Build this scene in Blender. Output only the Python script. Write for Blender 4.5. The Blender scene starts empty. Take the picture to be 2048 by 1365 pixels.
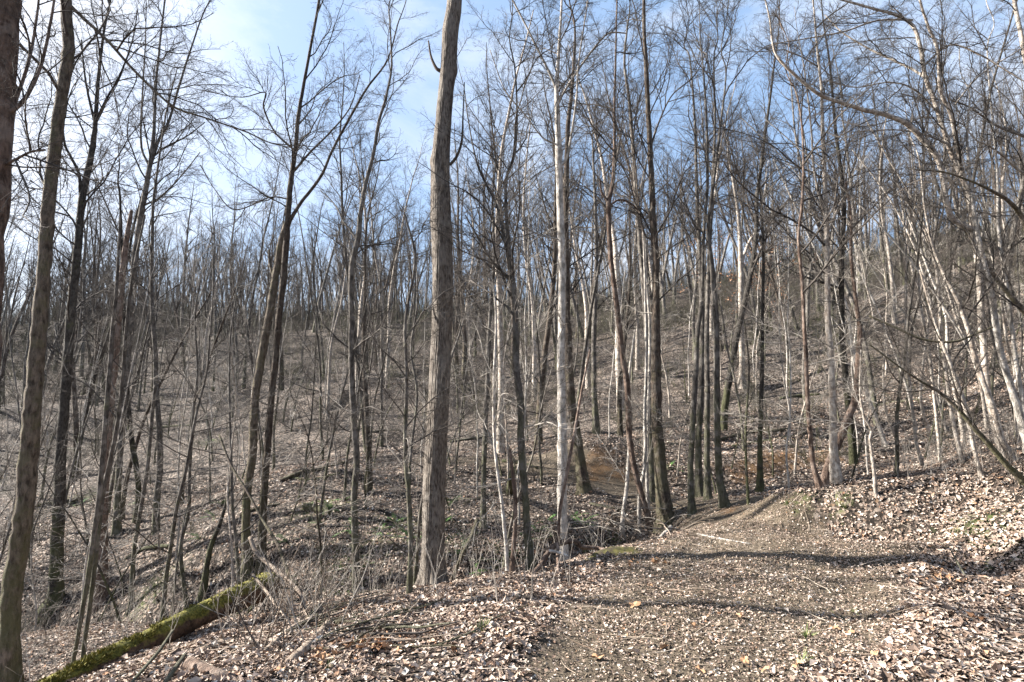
import bpy, math, random
import numpy as np
from mathutils import Vector, Matrix, Quaternion
R = math.radians
sc = bpy.context.scene
COL = sc.collection
# ------------------------------------------------------------------ camera, light, exposure
F_PX, CU, CV = 1138.0, 1024.0, 682.5
PITCH = R(6.0); EYE = 1.6
cam = bpy.data.objects.new('camera', bpy.data.cameras.new('camera')); COL.objects.link(cam)
cam.data.sensor_width = 36; cam.data.lens = 20.0
cam.location = (0, 0, EYE); cam.rotation_euler = (R(90) + PITCH, 0, 0)
cam.data.clip_start = .05; cam.data.clip_end = 3000
sc.camera = cam
SUN_AZ, SUN_EL = R(-77.0), R(30.5)          # azimuth from straight ahead, left negative
sdir = Vector((math.sin(SUN_AZ) * math.cos(SUN_EL), math.cos(SUN_AZ) * math.cos(SUN_EL), math.sin(SUN_EL)))
sun = bpy.data.objects.new('sun', bpy.data.lights.new('sun', 'SUN')); COL.objects.link(sun)
sun.data.energy = 5.0; sun.data.angle = R(.55); sun.data.color = (1, .94, .86)
sun.rotation_euler = sdir.to_track_quat('Z', 'Y').to_euler(); sun.location = (-40, 10, 40)
w = bpy.data.worlds.new('World'); sc.world = w; w.use_nodes = True
nt = w.node_tree; nt.nodes.clear()
def N(nt, t, **k):
    n = nt.nodes.new(t)
    for a, b in k.items():
        if a.startswith('i_'):
            key = a[2:]; n.inputs[int(key) if key.isdigit() else key.replace('_', ' ')].default_value = b
        else: setattr(n, a, b)
    return n
L = lambda nt, a, b: nt.links.new(a, b)
def ramp(nt, stops, interp='LINEAR'):
    n = nt.nodes.new('ShaderNodeValToRGB'); cr = n.color_ramp; cr.interpolation = interp
    while len(cr.elements) < len(stops): cr.elements.new(.5)
    for e, (p, c) in zip(cr.elements, stops): e.position = p; e.color = (*c, 1) if len(c) == 3 else c
    return n
sky = N(nt, 'ShaderNodeTexSky', sky_type='NISHITA', sun_disc=False, sun_elevation=SUN_EL, sun_rotation=SUN_AZ,
        air_density=1.0, dust_density=5.5, ozone_density=2.2, altitude=300)
tc = N(nt, 'ShaderNodeTexCoord')
mp = N(nt, 'ShaderNodeMapping'); mp.inputs['Scale'].default_value = (1, 1, 2.2); mp.inputs['Location'].default_value = (3.1, .7, 1.9)
no = N(nt, 'ShaderNodeTexNoise', i_Scale=1.7, i_Detail=7.0, i_Roughness=.6, i_Distortion=.5)
cr = ramp(nt, [(.47, (0, 0, 0)), (.70, (1, 1, 1))])
veil = N(nt, 'ShaderNodeMix', data_type='RGBA'); veil.inputs[0].default_value = .5; veil.inputs[7].default_value = (2.5, 3.75, 5.7, 1)
mx = N(nt, 'ShaderNodeMix', data_type='RGBA'); mx.inputs[7].default_value = (5.3, 5.4, 5.7, 1)
ms = N(nt, 'ShaderNodeMath', operation='MULTIPLY'); ms.inputs[1].default_value = .75
bg = N(nt, 'ShaderNodeBackground', i_Strength=.057); wo = N(nt, 'ShaderNodeOutputWorld')
L(nt, tc.outputs['Generated'], mp.inputs[0]); L(nt, mp.outputs[0], no.inputs[0]); L(nt, no.outputs[0], cr.inputs[0])
L(nt, cr.outputs[0], ms.inputs[0]); L(nt, ms.outputs[0], mx.inputs[0]); L(nt, sky.outputs[0], veil.inputs[6]); L(nt, veil.outputs[2], mx.inputs[6])
L(nt, mx.outputs[2], bg.inputs[0]); L(nt, bg.outputs[0], wo.inputs[0])
sc.render.engine = 'CYCLES'
sc.view_settings.view_transform = 'Standard'; sc.view_settings.look = 'None'
sc.view_settings.gamma = 1; sc.view_settings.use_curve_mapping = False
sc.view_settings.exposure = 2.1
sc.cycles.max_bounces = 4; sc.cycles.diffuse_bounces = 1

# ------------------------------------------------------------------ helpers
def unproj(u, v, Y):
    """world point seen at pixel (u, v) of the 2048 px photograph, at forward distance Y"""
    u = np.asarray(u, float); v = np.asarray(v, float)
    a = (u - CU) / F_PX; b = (CV - v) / F_PX
    t = Y / (math.cos(PITCH) - b * math.sin(PITCH))
    return np.stack([a * t, Y + 0 * t, EYE + t * (math.sin(PITCH) + b * math.cos(PITCH))], -1), t
def _hash(ix, iy, s):
    n = (ix * 374761393 + iy * 668265263 + s * 974634777) & 0xffffffff
    n = ((n ^ (n >> 13)) * 1274126177) & 0xffffffff
    return ((n ^ (n >> 16)) & 0xffff) / 65535.0
def vnoise(x, y, s=0):
    x = np.asarray(x, float); y = np.asarray(y, float)
    ix = np.floor(x).astype(np.int64); iy = np.floor(y).astype(np.int64); fx = x - ix; fy = y - iy
    fx = fx * fx * (3 - 2 * fx); fy = fy * fy * (3 - 2 * fy)
    a = _hash(ix, iy, s); b = _hash(ix + 1, iy, s); c = _hash(ix, iy + 1, s); d = _hash(ix + 1, iy + 1, s)
    return (a + (b - a) * fx + (c - a) * fy + (a - b - c + d) * fx * fy) * 2 - 1
def seg_dist(x, y, poly):
    """distance to a polyline and the parameter (0..n-1) along it"""
    best = np.full(np.shape(x), 1e9); par = np.zeros(np.shape(x))
    for i in range(len(poly) - 1):
        (ax, ay), (bx, by) = poly[i][:2], poly[i + 1][:2]
        dx, dy = bx - ax, by - ay
        t = np.clip(((x - ax) * dx + (y - ay) * dy) / (dx * dx + dy * dy), 0, 1)
        d = np.hypot(x - ax - t * dx, y - ay - t * dy)
        m = d < best; best = np.where(m, d, best); par = np.where(m, i + t, par)
    return best, par
def sstep(a, b, x):
    t = np.clip((x - a) / (b - a), 0, 1); return t * t * (3 - 2 * t)

def tag(o, label=None, cat=None, group=None, kind=None):
    if label: o['label'] = label
    if cat: o['category'] = cat
    if group: o['group'] = group
    if kind: o['kind'] = kind
    return o
def empty(name, loc):
    o = bpy.data.objects.new(name, None); COL.objects.link(o); o.location = loc; o.empty_display_size = .2
    return o
def link(name, me, parent=None):
    o = bpy.data.objects.new(name, me); COL.objects.link(o)
    if parent: o.parent = parent
    return o
class MB:
    """collects tubes, quads and triangles into one mesh"""
    def __init__(s): s.v = []; s.q = []; s.t = []; s.qm = []; s.tm = []; s.n = 0
    def add(s, v, q=None, t=None, m=0):
        v = np.asarray(v, float).reshape(-1, 3)
        if q is not None: q = np.asarray(q).reshape(-1, 4); s.q.append(q + s.n); s.qm.append(np.full(len(q), m))
        if t is not None: t = np.asarray(t).reshape(-1, 3); s.t.append(t + s.n); s.tm.append(np.full(len(t), m))
        s.v.append(v); s.n += len(v)
    def tubes(s, P, Rr, k, m=0, prof=None):
        P = np.asarray(P, float); Rr = np.asarray(Rr, float)
        if P.ndim == 2: P = P[None]; Rr = Rr[None]
        Nn, n, _ = P.shape
        T = np.gradient(P, axis=1); T /= np.linalg.norm(T, axis=2, keepdims=True) + 1e-9
        mean = np.abs(P[:, -1] - P[:, 0]); ref = np.zeros((Nn, 3)); ref[np.arange(Nn), mean.argmin(1)] = 1
        A = np.cross(T, ref[:, None, :]); A /= np.linalg.norm(A, axis=2, keepdims=True) + 1e-9
        B = np.cross(T, A)
        th = np.arange(k) / k * 2 * math.pi
        rr = Rr[:, :, None] * (np.ones((n, k)) if prof is None else prof)
        V = P[:, :, None, :] + rr[..., None] * (np.cos(th)[None, None, :, None] * A[:, :, None, :] + np.sin(th)[None, None, :, None] * B[:, :, None, :])
        i = np.arange(n - 1)[:, None] * k + np.arange(k)[None, :]
        j = np.arange(n - 1)[:, None] * k + (np.arange(k)[None, :] + 1) % k
        q = np.stack([i, j, j + k, i + k], -1).reshape(-1, 4)
        q = (q[None] + (np.arange(Nn) * n * k)[:, None, None]).reshape(-1, 4)
        s.add(V.reshape(-1, 3), q=q, m=m)
    def mesh(s, name, mats, smooth=True):
        me = bpy.data.meshes.new(name)
        v = np.concatenate(s.v).astype(np.float32)
        q = np.concatenate(s.q) if s.q else np.zeros((0, 4), int); t = np.concatenate(s.t) if s.t else np.zeros((0, 3), int)
        loops = np.concatenate([q.ravel(), t.ravel()]).astype(np.int32)
        start = np.concatenate([np.arange(len(q)) * 4, len(q) * 4 + np.arange(len(t)) * 3]).astype(np.int32)
        me.vertices.add(len(v)); me.vertices.foreach_set('co', v.ravel())
        me.loops.add(len(loops)); me.loops.foreach_set('vertex_index', loops)
        me.polygons.add(len(start)); me.polygons.foreach_set('loop_start', start)
        me.polygons.foreach_set('material_index', np.concatenate([*(s.qm or []), *(s.tm or [])]).astype(np.int32))
        me.polygons.foreach_set('use_smooth', np.full(len(start), smooth))
        for m in (mats if isinstance(mats, (list, tuple)) else [mats]): me.materials.append(m)
        me.update(calc_edges=True); return me

# ------------------------------------------------------------------ materials
def new_mat(name, rough=.9):
    m = bpy.data.materials.new(name); m.use_nodes = True
    b = m.node_tree.nodes['Principled BSDF']; b.inputs['Roughness'].default_value = rough
    b.inputs['Specular IOR Level'].default_value = .25
    return m, m.node_tree, b
def mixc(nt, f, a, b):
    n = N(nt, 'ShaderNodeMix', data_type='RGBA')
    for s, v in ((n.inputs[0], f), (n.inputs[6], a), (n.inputs[7], b)):
        if isinstance(v, (tuple, list)): s.default_value = (*v, 1)
        elif isinstance(v, (int, float)): s.default_value = v
        else: L(nt, v, s)
    return n.outputs[2]
def bark(name, dark, light, patch, sc_xy=28, sc_z=9, ridge=.5, moss=0.0, patch_amt=.5, band=0.0):
    m, nt, b = new_mat(name, .92)
    tc = N(nt, 'ShaderNodeTexCoord'); mp = N(nt, 'ShaderNodeMapping'); mp.inputs['Scale'].default_value = (sc_xy, sc_xy, sc_z)
    L(nt, tc.outputs['Object'], mp.inputs[0])
    n1 = N(nt, 'ShaderNodeTexNoise', i_Scale=1.0, i_Detail=5.0, i_Roughness=.65); L(nt, mp.outputs[0], n1.inputs[0])
    r1 = ramp(nt, [(.36, dark), (.62, light)]); L(nt, n1.outputs[0], r1.inputs[0])
    n2 = N(nt, 'ShaderNodeTexNoise', i_Scale=6.5, i_Detail=4.0, i_Roughness=.6); L(nt, tc.outputs['Object'], n2.inputs[0])
    r2 = ramp(nt, [(.50, (0, 0, 0)), (.60, (1, 1, 1))]); L(nt, n2.outputs[0], r2.inputs[0])
    f = N(nt, 'ShaderNodeMath', operation='MULTIPLY'); f.inputs[1].default_value = patch_amt; L(nt, r2.outputs[0], f.inputs[0])
    c = mixc(nt, f.outputs[0], r1.outputs[0], patch)
    if band:
        mb = N(nt, 'ShaderNodeMapping'); mb.inputs['Scale'].default_value = (3, 3, 22); L(nt, tc.outputs['Object'], mb.inputs[0])
        nb = N(nt, 'ShaderNodeTexNoise', i_Scale=1.0, i_Detail=3.0); L(nt, mb.outputs[0], nb.inputs[0])
        rb = ramp(nt, [(.60, (0, 0, 0)), (.66, (1, 1, 1))]); L(nt, nb.outputs[0], rb.inputs[0])
        fb = N(nt, 'ShaderNodeMath', operation='MULTIPLY'); fb.inputs[1].default_value = band; L(nt, rb.outputs[0], fb.inputs[0])
        c = mixc(nt, fb.outputs[0], c, tuple(x * .5 for x in dark))
    if moss:
        n3 = N(nt, 'ShaderNodeTexNoise', i_Scale=3.0, i_Detail=5.0, i_Roughness=.7); L(nt, tc.outputs['Object'], n3.inputs[0])
        sz = N(nt, 'ShaderNodeSeparateXYZ'); L(nt, tc.outputs['Object'], sz.inputs[0])
        mr = N(nt, 'ShaderNodeMapRange'); mr.inputs[1].default_value = 0; mr.inputs[2].default_value = 3.2; mr.inputs[3].default_value = .25; mr.inputs[4].default_value = 0
        L(nt, sz.outputs[2], mr.inputs[0])
        ad = N(nt, 'ShaderNodeMath', operation='ADD'); L(nt, n3.outputs[0], ad.inputs[0]); L(nt, mr.outputs[0], ad.inputs[1])
        r3 = ramp(nt, [(.60, (0, 0, 0)), (.72, (moss,) * 3)]); L(nt, ad.outputs[0], r3.inputs[0])
        c = mixc(nt, r3.outputs[0], c, (.095, .10, .045))
    oi = N(nt, 'ShaderNodeObjectInfo')
    hs = N(nt, 'ShaderNodeHueSaturation'); mv = N(nt, 'ShaderNodeMapRange'); mv.inputs[3].default_value = .8; mv.inputs[4].default_value = 1.2
    L(nt, oi.outputs['Random'], mv.inputs[0]); L(nt, mv.outputs[0], hs.inputs['Value']); L(nt, c, hs.inputs['Color'])
    L(nt, hs.outputs[0], b.inputs['Base Color'])
    n9 = N(nt, 'ShaderNodeTexNoise', i_Scale=3.2, i_Detail=4.0, i_Roughness=.7); L(nt, mp.outputs[0], n9.inputs[0])
    a9 = N(nt, 'ShaderNodeMath', operation='MULTIPLY_ADD'); a9.inputs[1].default_value = .5; L(nt, n9.outputs[0], a9.inputs[0]); L(nt, n1.outputs[0], a9.inputs[2])
    bp = N(nt, 'ShaderNodeBump', i_Strength=min(1, ridge * 1.8), i_Distance=.045); L(nt, a9.outputs[0], bp.inputs['Height']); L(nt, bp.outputs[0], b.inputs['Normal'])
    return m
M = {}
M['grey'] = bark('bark_grey', (.034, .029, .025), (.155, .138, .12), (.27, .25, .225), moss=.5)
M['pale'] = bark('bark_pale', (.22, .195, .17), (.55, .51, .46), (.13, .12, .10), 22, 10, .4, patch_amt=.5, band=.3)
M['right'] = bark('bark_birchlike', (.17, .14, .115), (.52, .47, .41), (.26, .20, .155), 18, 10, .35, patch_amt=.5, band=.55)
M['brown'] = bark('bark_brown', (.025, .019, .015), (.12, .092, .072), (.17, .15, .125), 36, 11, .9, moss=.35)
M['red'] = bark('bark_reddish', (.05, .033, .025), (.22, .155, .12), (.32, .26, .22), 26, 9, .6)
M['dark'] = bark('bark_dark', (.015, .013, .011), (.075, .066, .056), (.12, .11, .095), 36, 12, .9, moss=.7)
M['green'] = bark('bark_mossy', (.05, .04, .03), (.22, .18, .14), (.14, .13, .075), 26, 9, .7, moss=.6, patch_amt=.55)
M['ridged'] = bark('bark_ridged', (.06, .046, .037), (.34, .295, .25), (.40, .365, .32), 60, 13, .9, patch_amt=.4)
M['twig'] = bark('bark_twig', (.028, .024, .021), (.085, .073, .064), (.12, .11, .10), 8, 8, .1, patch_amt=.4)
M['twig_pale'] = bark('bark_twig_pale', (.16, .14, .12), (.36, .33, .29), (.24, .215, .19), 8, 8, .1, patch_amt=.4)
M['dead'] = bark('dead_wood', (.13, .09, .065), (.38, .32, .26), (.25, .20, .16), 20, 20, .5)
def simple(name, stops, scale=0, rough=.8, trans=0):
    m, nt, b = new_mat(name, rough)
    if scale:
        tc = N(nt, 'ShaderNodeTexCoord'); n = N(nt, 'ShaderNodeTexNoise', i_Scale=scale, i_Detail=4.0); L(nt, tc.outputs['Object'], n.inputs[0]); src = n.outputs[0]
    else:
        g = N(nt, 'ShaderNodeNewGeometry'); src = g.outputs['Random Per Island']
    r = ramp(nt, stops); L(nt, src, r.inputs[0]); L(nt, r.outputs[0], b.inputs['Base Color'])
    return m
M['leaf'] = simple('dry_leaf', [(0, (.06, .042, .032)), (.15, (.13, .09, .068)), (.34, (.24, .175, .135)), (.54, (.35, .27, .215)), (.72, (.45, .36, .295)),
                                (.86, (.53, .45, .385)), (.90, (.30, .16, .085)), (.95, (.27, .26, .25)), (1, (.60, .54, .47))])
M['leaf_orange'] = simple('orange_leaf', [(.3, (.20, .10, .055)), (.5, (.34, .19, .10)), (.7, (.46, .32, .21))], 60)
M['leaf_tan'] = simple('beech_leaf', [(0, (.20, .09, .045)), (.5, (.34, .18, .10)), (1, (.45, .29, .19))])
M['green_leaf'] = simple('green_leaf', [(0, (.03, .07, .015)), (.6, (.06, .13, .03)), (1, (.11, .19, .05))])
M['grass'] = simple('grass_blade', [(0, (.06, .10, .03)), (.6, (.11, .17, .05)), (1, (.28, .25, .13))])
M['moss'] = simple('moss', [(.40, (.035, .026, .018)), (.52, (.06, .056, .02)), (.7, (.13, .115, .035))], 9, .95)

# log: bark below, moss on the upper side
def log_mat():
    m, nt, b = new_mat('mossy_log_bark', .95)
    tc = N(nt, 'ShaderNodeTexCoord'); g = N(nt, 'ShaderNodeNewGeometry')
    n1 = N(nt, 'ShaderNodeTexNoise', i_Scale=14.0, i_Detail=6.0, i_Roughness=.7); L(nt, tc.outputs['Object'], n1.inputs[0])
    r1 = ramp(nt, [(.35, (.035, .022, .014)), (.65, (.16, .10, .065))]); L(nt, n1.outputs[0], r1.inputs[0])
    n2 = N(nt, 'ShaderNodeTexNoise', i_Scale=45.0, i_Detail=3.0); L(nt, tc.outputs['Object'], n2.inputs[0])
    r2 = ramp(nt, [(.3, (.035, .038, .008)), (.5, (.11, .10, .018)), (.7, (.20, .18, .04))]); L(nt, n2.outputs[0], r2.inputs[0])
    sx = N(nt, 'ShaderNodeSeparateXYZ'); L(nt, g.outputs['Normal'], sx.inputs[0])
    n3 = N(nt, 'ShaderNodeTexNoise', i_Scale=3.5, i_Detail=5.0, i_Roughness=.7); L(nt, tc.outputs['Object'], n3.inputs[0])
    a = N(nt, 'ShaderNodeMath', operation='MULTIPLY'); a.inputs[1].default_value = .55; L(nt, sx.outputs[2], a.inputs[0])
    a2 = N(nt, 'ShaderNodeMath', operation='ADD'); L(nt, a.outputs[0], a2.inputs[0]); L(nt, n3.outputs[0], a2.inputs[1])
    r3 = ramp(nt, [(.66, (0, 0, 0)), (.82, (1, 1, 1))]); L(nt, a2.outputs[0], r3.inputs[0])
    L(nt, mixc(nt, r3.outputs[0], r1.outputs[0], r2.outputs[0]), b.inputs['Base Color'])
    bp = N(nt, 'ShaderNodeBump', i_Strength=.9, i_Distance=.03); L(nt, n1.outputs[0], bp.inputs['Height']); L(nt, bp.outputs[0], b.inputs['Normal'])
    return m
M['log'] = log_mat()

def ground_mat():
    m, nt, b = new_mat('leaf_litter_ground', .95)
    tc = N(nt, 'ShaderNodeTexCoord')
    w1 = N(nt, 'ShaderNodeTexNoise', i_Scale=9.0, i_Detail=2.0); L(nt, tc.outputs['Object'], w1.inputs[0])
    vm = N(nt, 'ShaderNodeVectorMath', operation='MULTIPLY_ADD'); vm.inputs[1].default_value = (.12, .12, .12)
    L(nt, w1.outputs['Color'], vm.inputs[0]); L(nt, tc.outputs['Object'], vm.inputs[2])
    vo = N(nt, 'ShaderNodeTexVoronoi', i_Scale=22.0); L(nt, vm.outputs[0], vo.inputs[0])
    sep = N(nt, 'ShaderNodeSeparateColor'); L(nt, vo.outputs['Color'], sep.inputs[0])
    lr = ramp(nt, [(0, (.018, .014, .011)), (.34, (.03, .023, .018)), (.56, (.075, .059, .048)), (.78, (.18, .145, .12)), (.94, (.36, .305, .26)), (1, (.20, .13, .08))])
    L(nt, sep.outputs[0], lr.inputs[0])
    # soil of the road
    n2 = N(nt, 'ShaderNodeTexNoise', i_Scale=52.0, i_Detail=6.0, i_Roughness=.75); L(nt, tc.outputs['Object'], n2.inputs[0])
    sr = ramp(nt, [(.36, (.04, .030, .021)), (.50, (.13, .103, .073)), (.66, (.29, .24, .18))]); L(nt, n2.outputs[0], sr.inputs[0])
    av = N(nt, 'ShaderNodeAttribute', attribute_name='road')
    n3 = N(nt, 'ShaderNodeTexNoise', i_Scale=2.2, i_Detail=5.0, i_Roughness=.7); L(nt, tc.outputs['Object'], n3.inputs[0])
    ad = N(nt, 'ShaderNodeMath', operation='ADD'); L(nt, av.outputs['Fac'], ad.inputs[0]); L(nt, n3.outputs[0], ad.inputs[1])
    rm = ramp(nt, [(.62, (0, 0, 0)), (.85, (1, 1, 1))]); L(nt, ad.outputs[0], rm.inputs[0])
    c = mixc(nt, rm.outputs[0], lr.outputs[0], sr.outputs[0])
    # bare orange soil of the cut banks
    so = N(nt, 'ShaderNodeAttribute', attribute_name='soil')
    orr = ramp(nt, [(.35, (.06, .035, .02)), (.55, (.19, .115, .06)), (.7, (.30, .20, .115))]); L(nt, n2.outputs[0], orr.inputs[0])
    ad2 = N(nt, 'ShaderNodeMath', operation='ADD'); L(nt, so.outputs['Fac'], ad2.inputs[0]); L(nt, n3.outputs[0], ad2.inputs[1])
    rm2 = ramp(nt, [(.75, (0, 0, 0)), (.95, (1, 1, 1))]); L(nt, ad2.outputs[0], rm2.inputs[0])
    c = mixc(nt, rm2.outputs[0], c, orr.outputs[0])
    # green tinge: moss and small plants
    gr = N(nt, 'ShaderNodeAttribute', attribute_name='green')
    n4 = N(nt, 'ShaderNodeTexNoise', i_Scale=11.0, i_Detail=5.0, i_Roughness=.7); L(nt, tc.outputs['Object'], n4.inputs[0])
    gm = N(nt, 'ShaderNodeMath', operation='ADD'); L(nt, gr.outputs['Fac'], gm.inputs[0]); L(nt, n4.outputs[0], gm.inputs[1])
    rg = ramp(nt, [(.78, (0, 0, 0)), (1.0, (.85, .85, .85))]); L(nt, gm.outputs[0], rg.inputs[0])
    c = mixc(nt, rg.outputs[0], c, (.09, .12, .03))
    # hillside shade painted into the ground colour as broad dark noise patches
    n5 = N(nt, 'ShaderNodeTexNoise', i_Scale=.55, i_Detail=6.0, i_Roughness=.65); L(nt, tc.outputs['Object'], n5.inputs[0])
    r5 = ramp(nt, [(.40, (.35, .34, .33)), (.60, (1, 1, 1))]); L(nt, n5.outputs[0], r5.inputs[0])
    mm = N(nt, 'ShaderNodeMix', data_type='RGBA', blend_type='MULTIPLY'); mm.inputs[0].default_value = .8
    L(nt, c, mm.inputs[6]); L(nt, r5.outputs[0], mm.inputs[7])
    L(nt, mm.outputs[2], b.inputs['Base Color'])
    bp = N(nt, 'ShaderNodeBump', i_Strength=1.0, i_Distance=.07); L(nt, sep.outputs[1], bp.inputs['Height'])
    bp2 = N(nt, 'ShaderNodeBump', i_Strength=.7, i_Distance=.02); L(nt, n2.outputs[0], bp2.inputs['Height']); L(nt, bp.outputs[0], bp2.inputs['Normal'])
    L(nt, bp2.outputs[0], b.inputs['Normal'])
    return m
M['ground'] = ground_mat()

# ------------------------------------------------------------------ terrain
ctrl = [(0, 0, 0), (1, 2, 0), (-.5, 3.5, -.05), (1, 4, 0), (2.5, 4, 0), (.3, 5, -.06), (2, 5.5, 0), (3.5, 5.5, 0), (2.2, 7, -.02), (3.6, 6.8, 0),
        (2.9, 8, -.04), (-1.5, 2, -.05), (-3, 0, -.6), (-3, 2.8, -.4), (-6, 0, -1.8), (-6, 4, -1.6), (-12, 0, -3.2), (-12, 6, -3.0), (-5, -8, -1.4), (0, -8, 0), (2, -8, 0), (6, -8, 1.6),
        (3.5, 0, .1), (5.5, 0, 1.1), (5, 3, .4), (8, 3, 2.2), (4.6, 4.6, .05), (6.6, 5, 1.0), (10, 6, 2.7), (12, 0, 4),
        (-100, 180, 14), (0, 180, 16), (100, 180, 24), (-100, 300, 10), (100, 300, 18), (0, 400, 10), (60, 0, 17), (60, -60, 14), (-60, 0, -4), (-60, -60, -6),
        (0, -60, 2), (200, 0, 30), (-200, 0, 5), (-200, 150, 10), (200, 200, 30), (25, 12, 7.5), (-25, 5, -4.5), (-30, 25, -3), (45, 40, 17), (-60, 60, 2), (-90, 90, 12), (90, 90, 26)]
pix = [(2040, 1080, 6), (2040, 960, 6.9), (1850, 1000, 7.6), (1700, 1000, 8.3), (1580, 975, 9.3), (1560, 1020, 8.3), (1450, 1000, 10.5), (1395, 995, 11),
       (1330, 1042, 8.9), (1180, 1100, 7.6), (1100, 1130, 6.9), (950, 1150, 6.6), (865, 1172, 6.7), (820, 1195, 6.4), (713, 1175, 7.7), (600, 1250, 5.6), (700, 1230, 5.5),
       (600, 1200, 7), (400, 1330, 4.2), (200, 1365, 4.5), (300, 1312, 5.3), (60, 1300, 7.2), (18, 1420, 6.2), (-120, 1400, 6.6), (110, 1380, 5.6), (1050, 1080, 9), (1120, 1050, 9.6), (966, 1057, 10.3), (850, 1000, 11.5),
       (700, 1000, 11.5), (500, 1143, 9.6), (500, 1000, 12.5), (374, 1214, 8.9), (233, 1065, 15), (272, 1045, 15.5), (110, 1205, 11.4), (20, 1100, 15), (-300, 1080, 17),
       (1167, 983, 12.5), (1240, 960, 13.5), (1200, 905, 14.4), (1193, 865, 20), (1000, 900, 17), (800, 900, 18), (600, 900, 20), (300, 900, 26), (100, 900, 30), (-300, 900, 30),
       (1485, 775, 24), (1450, 870, 17), (1600, 850, 17), (1700, 800, 20), (1750, 880, 14), (1925, 927, 9.5), (1850, 930, 10), (1900, 800, 16), (2040, 700, 17), (2040, 850, 11),
       (1350, 800, 24), (1100, 780, 30), (800, 780, 32), (500, 800, 35), (200, 780, 42), (0, 800, 45), (1100, 680, 55), (700, 700, 55), (300, 700, 62), (0, 720, 70),
       (1500, 620, 50), (1800, 560, 48), (2040, 520, 45), (1100, 630, 85), (700, 640, 90), (300, 620, 100), (-200, 640, 100), (1500, 560, 75), (1900, 500, 70)]
C = np.array([list(c) for c in ctrl] + [list(unproj(u, v, y)[0]) for u, v, y in pix])
def _phi(r2): return np.sqrt(r2 + 1.2)
_n = len(C); _A = np.zeros((_n + 3, _n + 3))
_d2 = (C[:, None, 0] - C[None, :, 0]) ** 2 + (C[:, None, 1] - C[None, :, 1]) ** 2
_A[:_n, :_n] = _phi(_d2) - np.eye(_n) * .06
_A[:_n, _n] = 1; _A[:_n, _n + 1] = C[:, 0]; _A[:_n, _n + 2] = C[:, 1]; _A[_n:, :_n] = _A[:_n, _n:].T
_W = np.linalg.solve(_A, np.concatenate([C[:, 2], [0, 0, 0]]))
ROAD = [(.6, -20), (.6, 0), (.75, 3), (1.3, 4.2), (2.3, 5.4), (2.9, 6.5), (3.0, 7.7), (3.2, 9.2), (3.4, 11), (2.6, 12.9), (1.2, 14.0), (-2, 15.5)]
GULLY = [(3.0, 10.6), (1.9, 9.7), (.7, 8.9), (-.7, 8.6), (-2.0, 8.7), (-3.4, 9.2), (-6, 10.2), (-10, 11.8), (-16, 14)]
def road_w(x, y):
    d, p = seg_dist(x, y, ROAD); hw = .85 + .6 * sstep(3.4, 6.0, y) - .75 * sstep(6.7, 8.3, y)
    return 1 - sstep(hw * .55, hw * 1.15, d + .25 * vnoise(x * 1.3, y * 1.3, 3))
def ground(x, y):
    x = np.asarray(x, float); y = np.asarray(y, float); sh = x.shape; x = x.ravel(); y = y.ravel()
    z = np.empty(len(x))
    for i in range(0, len(x), 20000):
        xs, ys = x[i:i + 20000], y[i:i + 20000]
        z[i:i + 20000] = _phi((xs[:, None] - C[None, :, 0]) ** 2 + (ys[:, None] - C[None, :, 1]) ** 2) @ _W[:_n] + _W[_n] + _W[_n + 1] * xs + _W[_n + 2] * ys
    rw = road_w(x, y); off = 1 - rw
    d = np.hypot(x, y)
    z += off * (.10 * vnoise(x * .55, y * .55, 5) + .05 * vnoise(x * 1.7, y * 1.7, 6) + .022 * vnoise(x * 4.3, y * 4.3, 7)) * sstep(1.5, 6, d)
    rd_, _p = seg_dist(x, y, ROAD); z -= .018 * np.exp(-((rd_ - .62) / .2) ** 2) * sstep(2, 4, y) * (1 - sstep(8, 10, y)) * (1 + .4 * vnoise(x * 2, y * 2, 19))
    z += .012 * vnoise(x * 5, y * 5, 8) + .006 * vnoise(x * 13, y * 13, 9)
    far = sstep(14, 40, d); z += far * (.9 * vnoise(x * .09, y * .09, 11) + .35 * vnoise(x * .25, y * .25, 12))
    g, p = seg_dist(x, y, GULLY)
    z -= (.80 * np.exp(-(g / .6) ** 2) + .30 * np.exp(-(g / 1.3) ** 2)) * sstep(.0, 1.0, p) * (1 + .3 * vnoise(x * 1.1, y * 1.1, 13))
    # cut bank right of the track: foot line xb(y), face about 0.3 m high, lip above
    xb = np.interp(y, [0, 4, 5.3, 6.4, 7.0, 7.7, 8.2, 9], [5.2, 4.9, 4.5, 4.55, 4.2, 3.5, 3.2, 3.2]) + .12 * vnoise(y * 1.4, x * .2, 15)
    dd = x - xb; fade = (1 - sstep(8.1, 9.0, y)) * sstep(-2, 1, y)
    z += fade * (.26 * sstep(0, .55, dd) - .10 * sstep(.9, 3.0, dd)) - .05 * fade * np.exp(-((dd + .12) / .2) ** 2)
    # stepped, gullied relief of the slopes across the hollow
    hol = sstep(9.2, 12, y) * (1 - sstep(30, 60, y)) * (1 - .6 * np.clip(rw, 0, 1))
    z += hol * (.16 * vnoise(x * .35, y * .6, 16) - .28 * np.maximum(0, 1 - 5 * np.abs(vnoise(x * .16 + 3, y * .20, 17))) + .10 * np.tanh(5 * vnoise(x * .22, y * .7, 18)))
    # shallow washed steps on the cut bank to the right of the road
    bank = np.exp(-((x - 5.0) / 1.6) ** 2) * np.exp(-((y - 7.6) / 2.2) ** 2)
    z += bank * .15 * np.sin((x * .25 + y * 1.0) * 4.6 + 2 * vnoise(x * .8, y * .8, 14))
    return z.reshape(sh)
def gz(x, y): return float(ground(np.array([x]), np.array([y]))[0])
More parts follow.
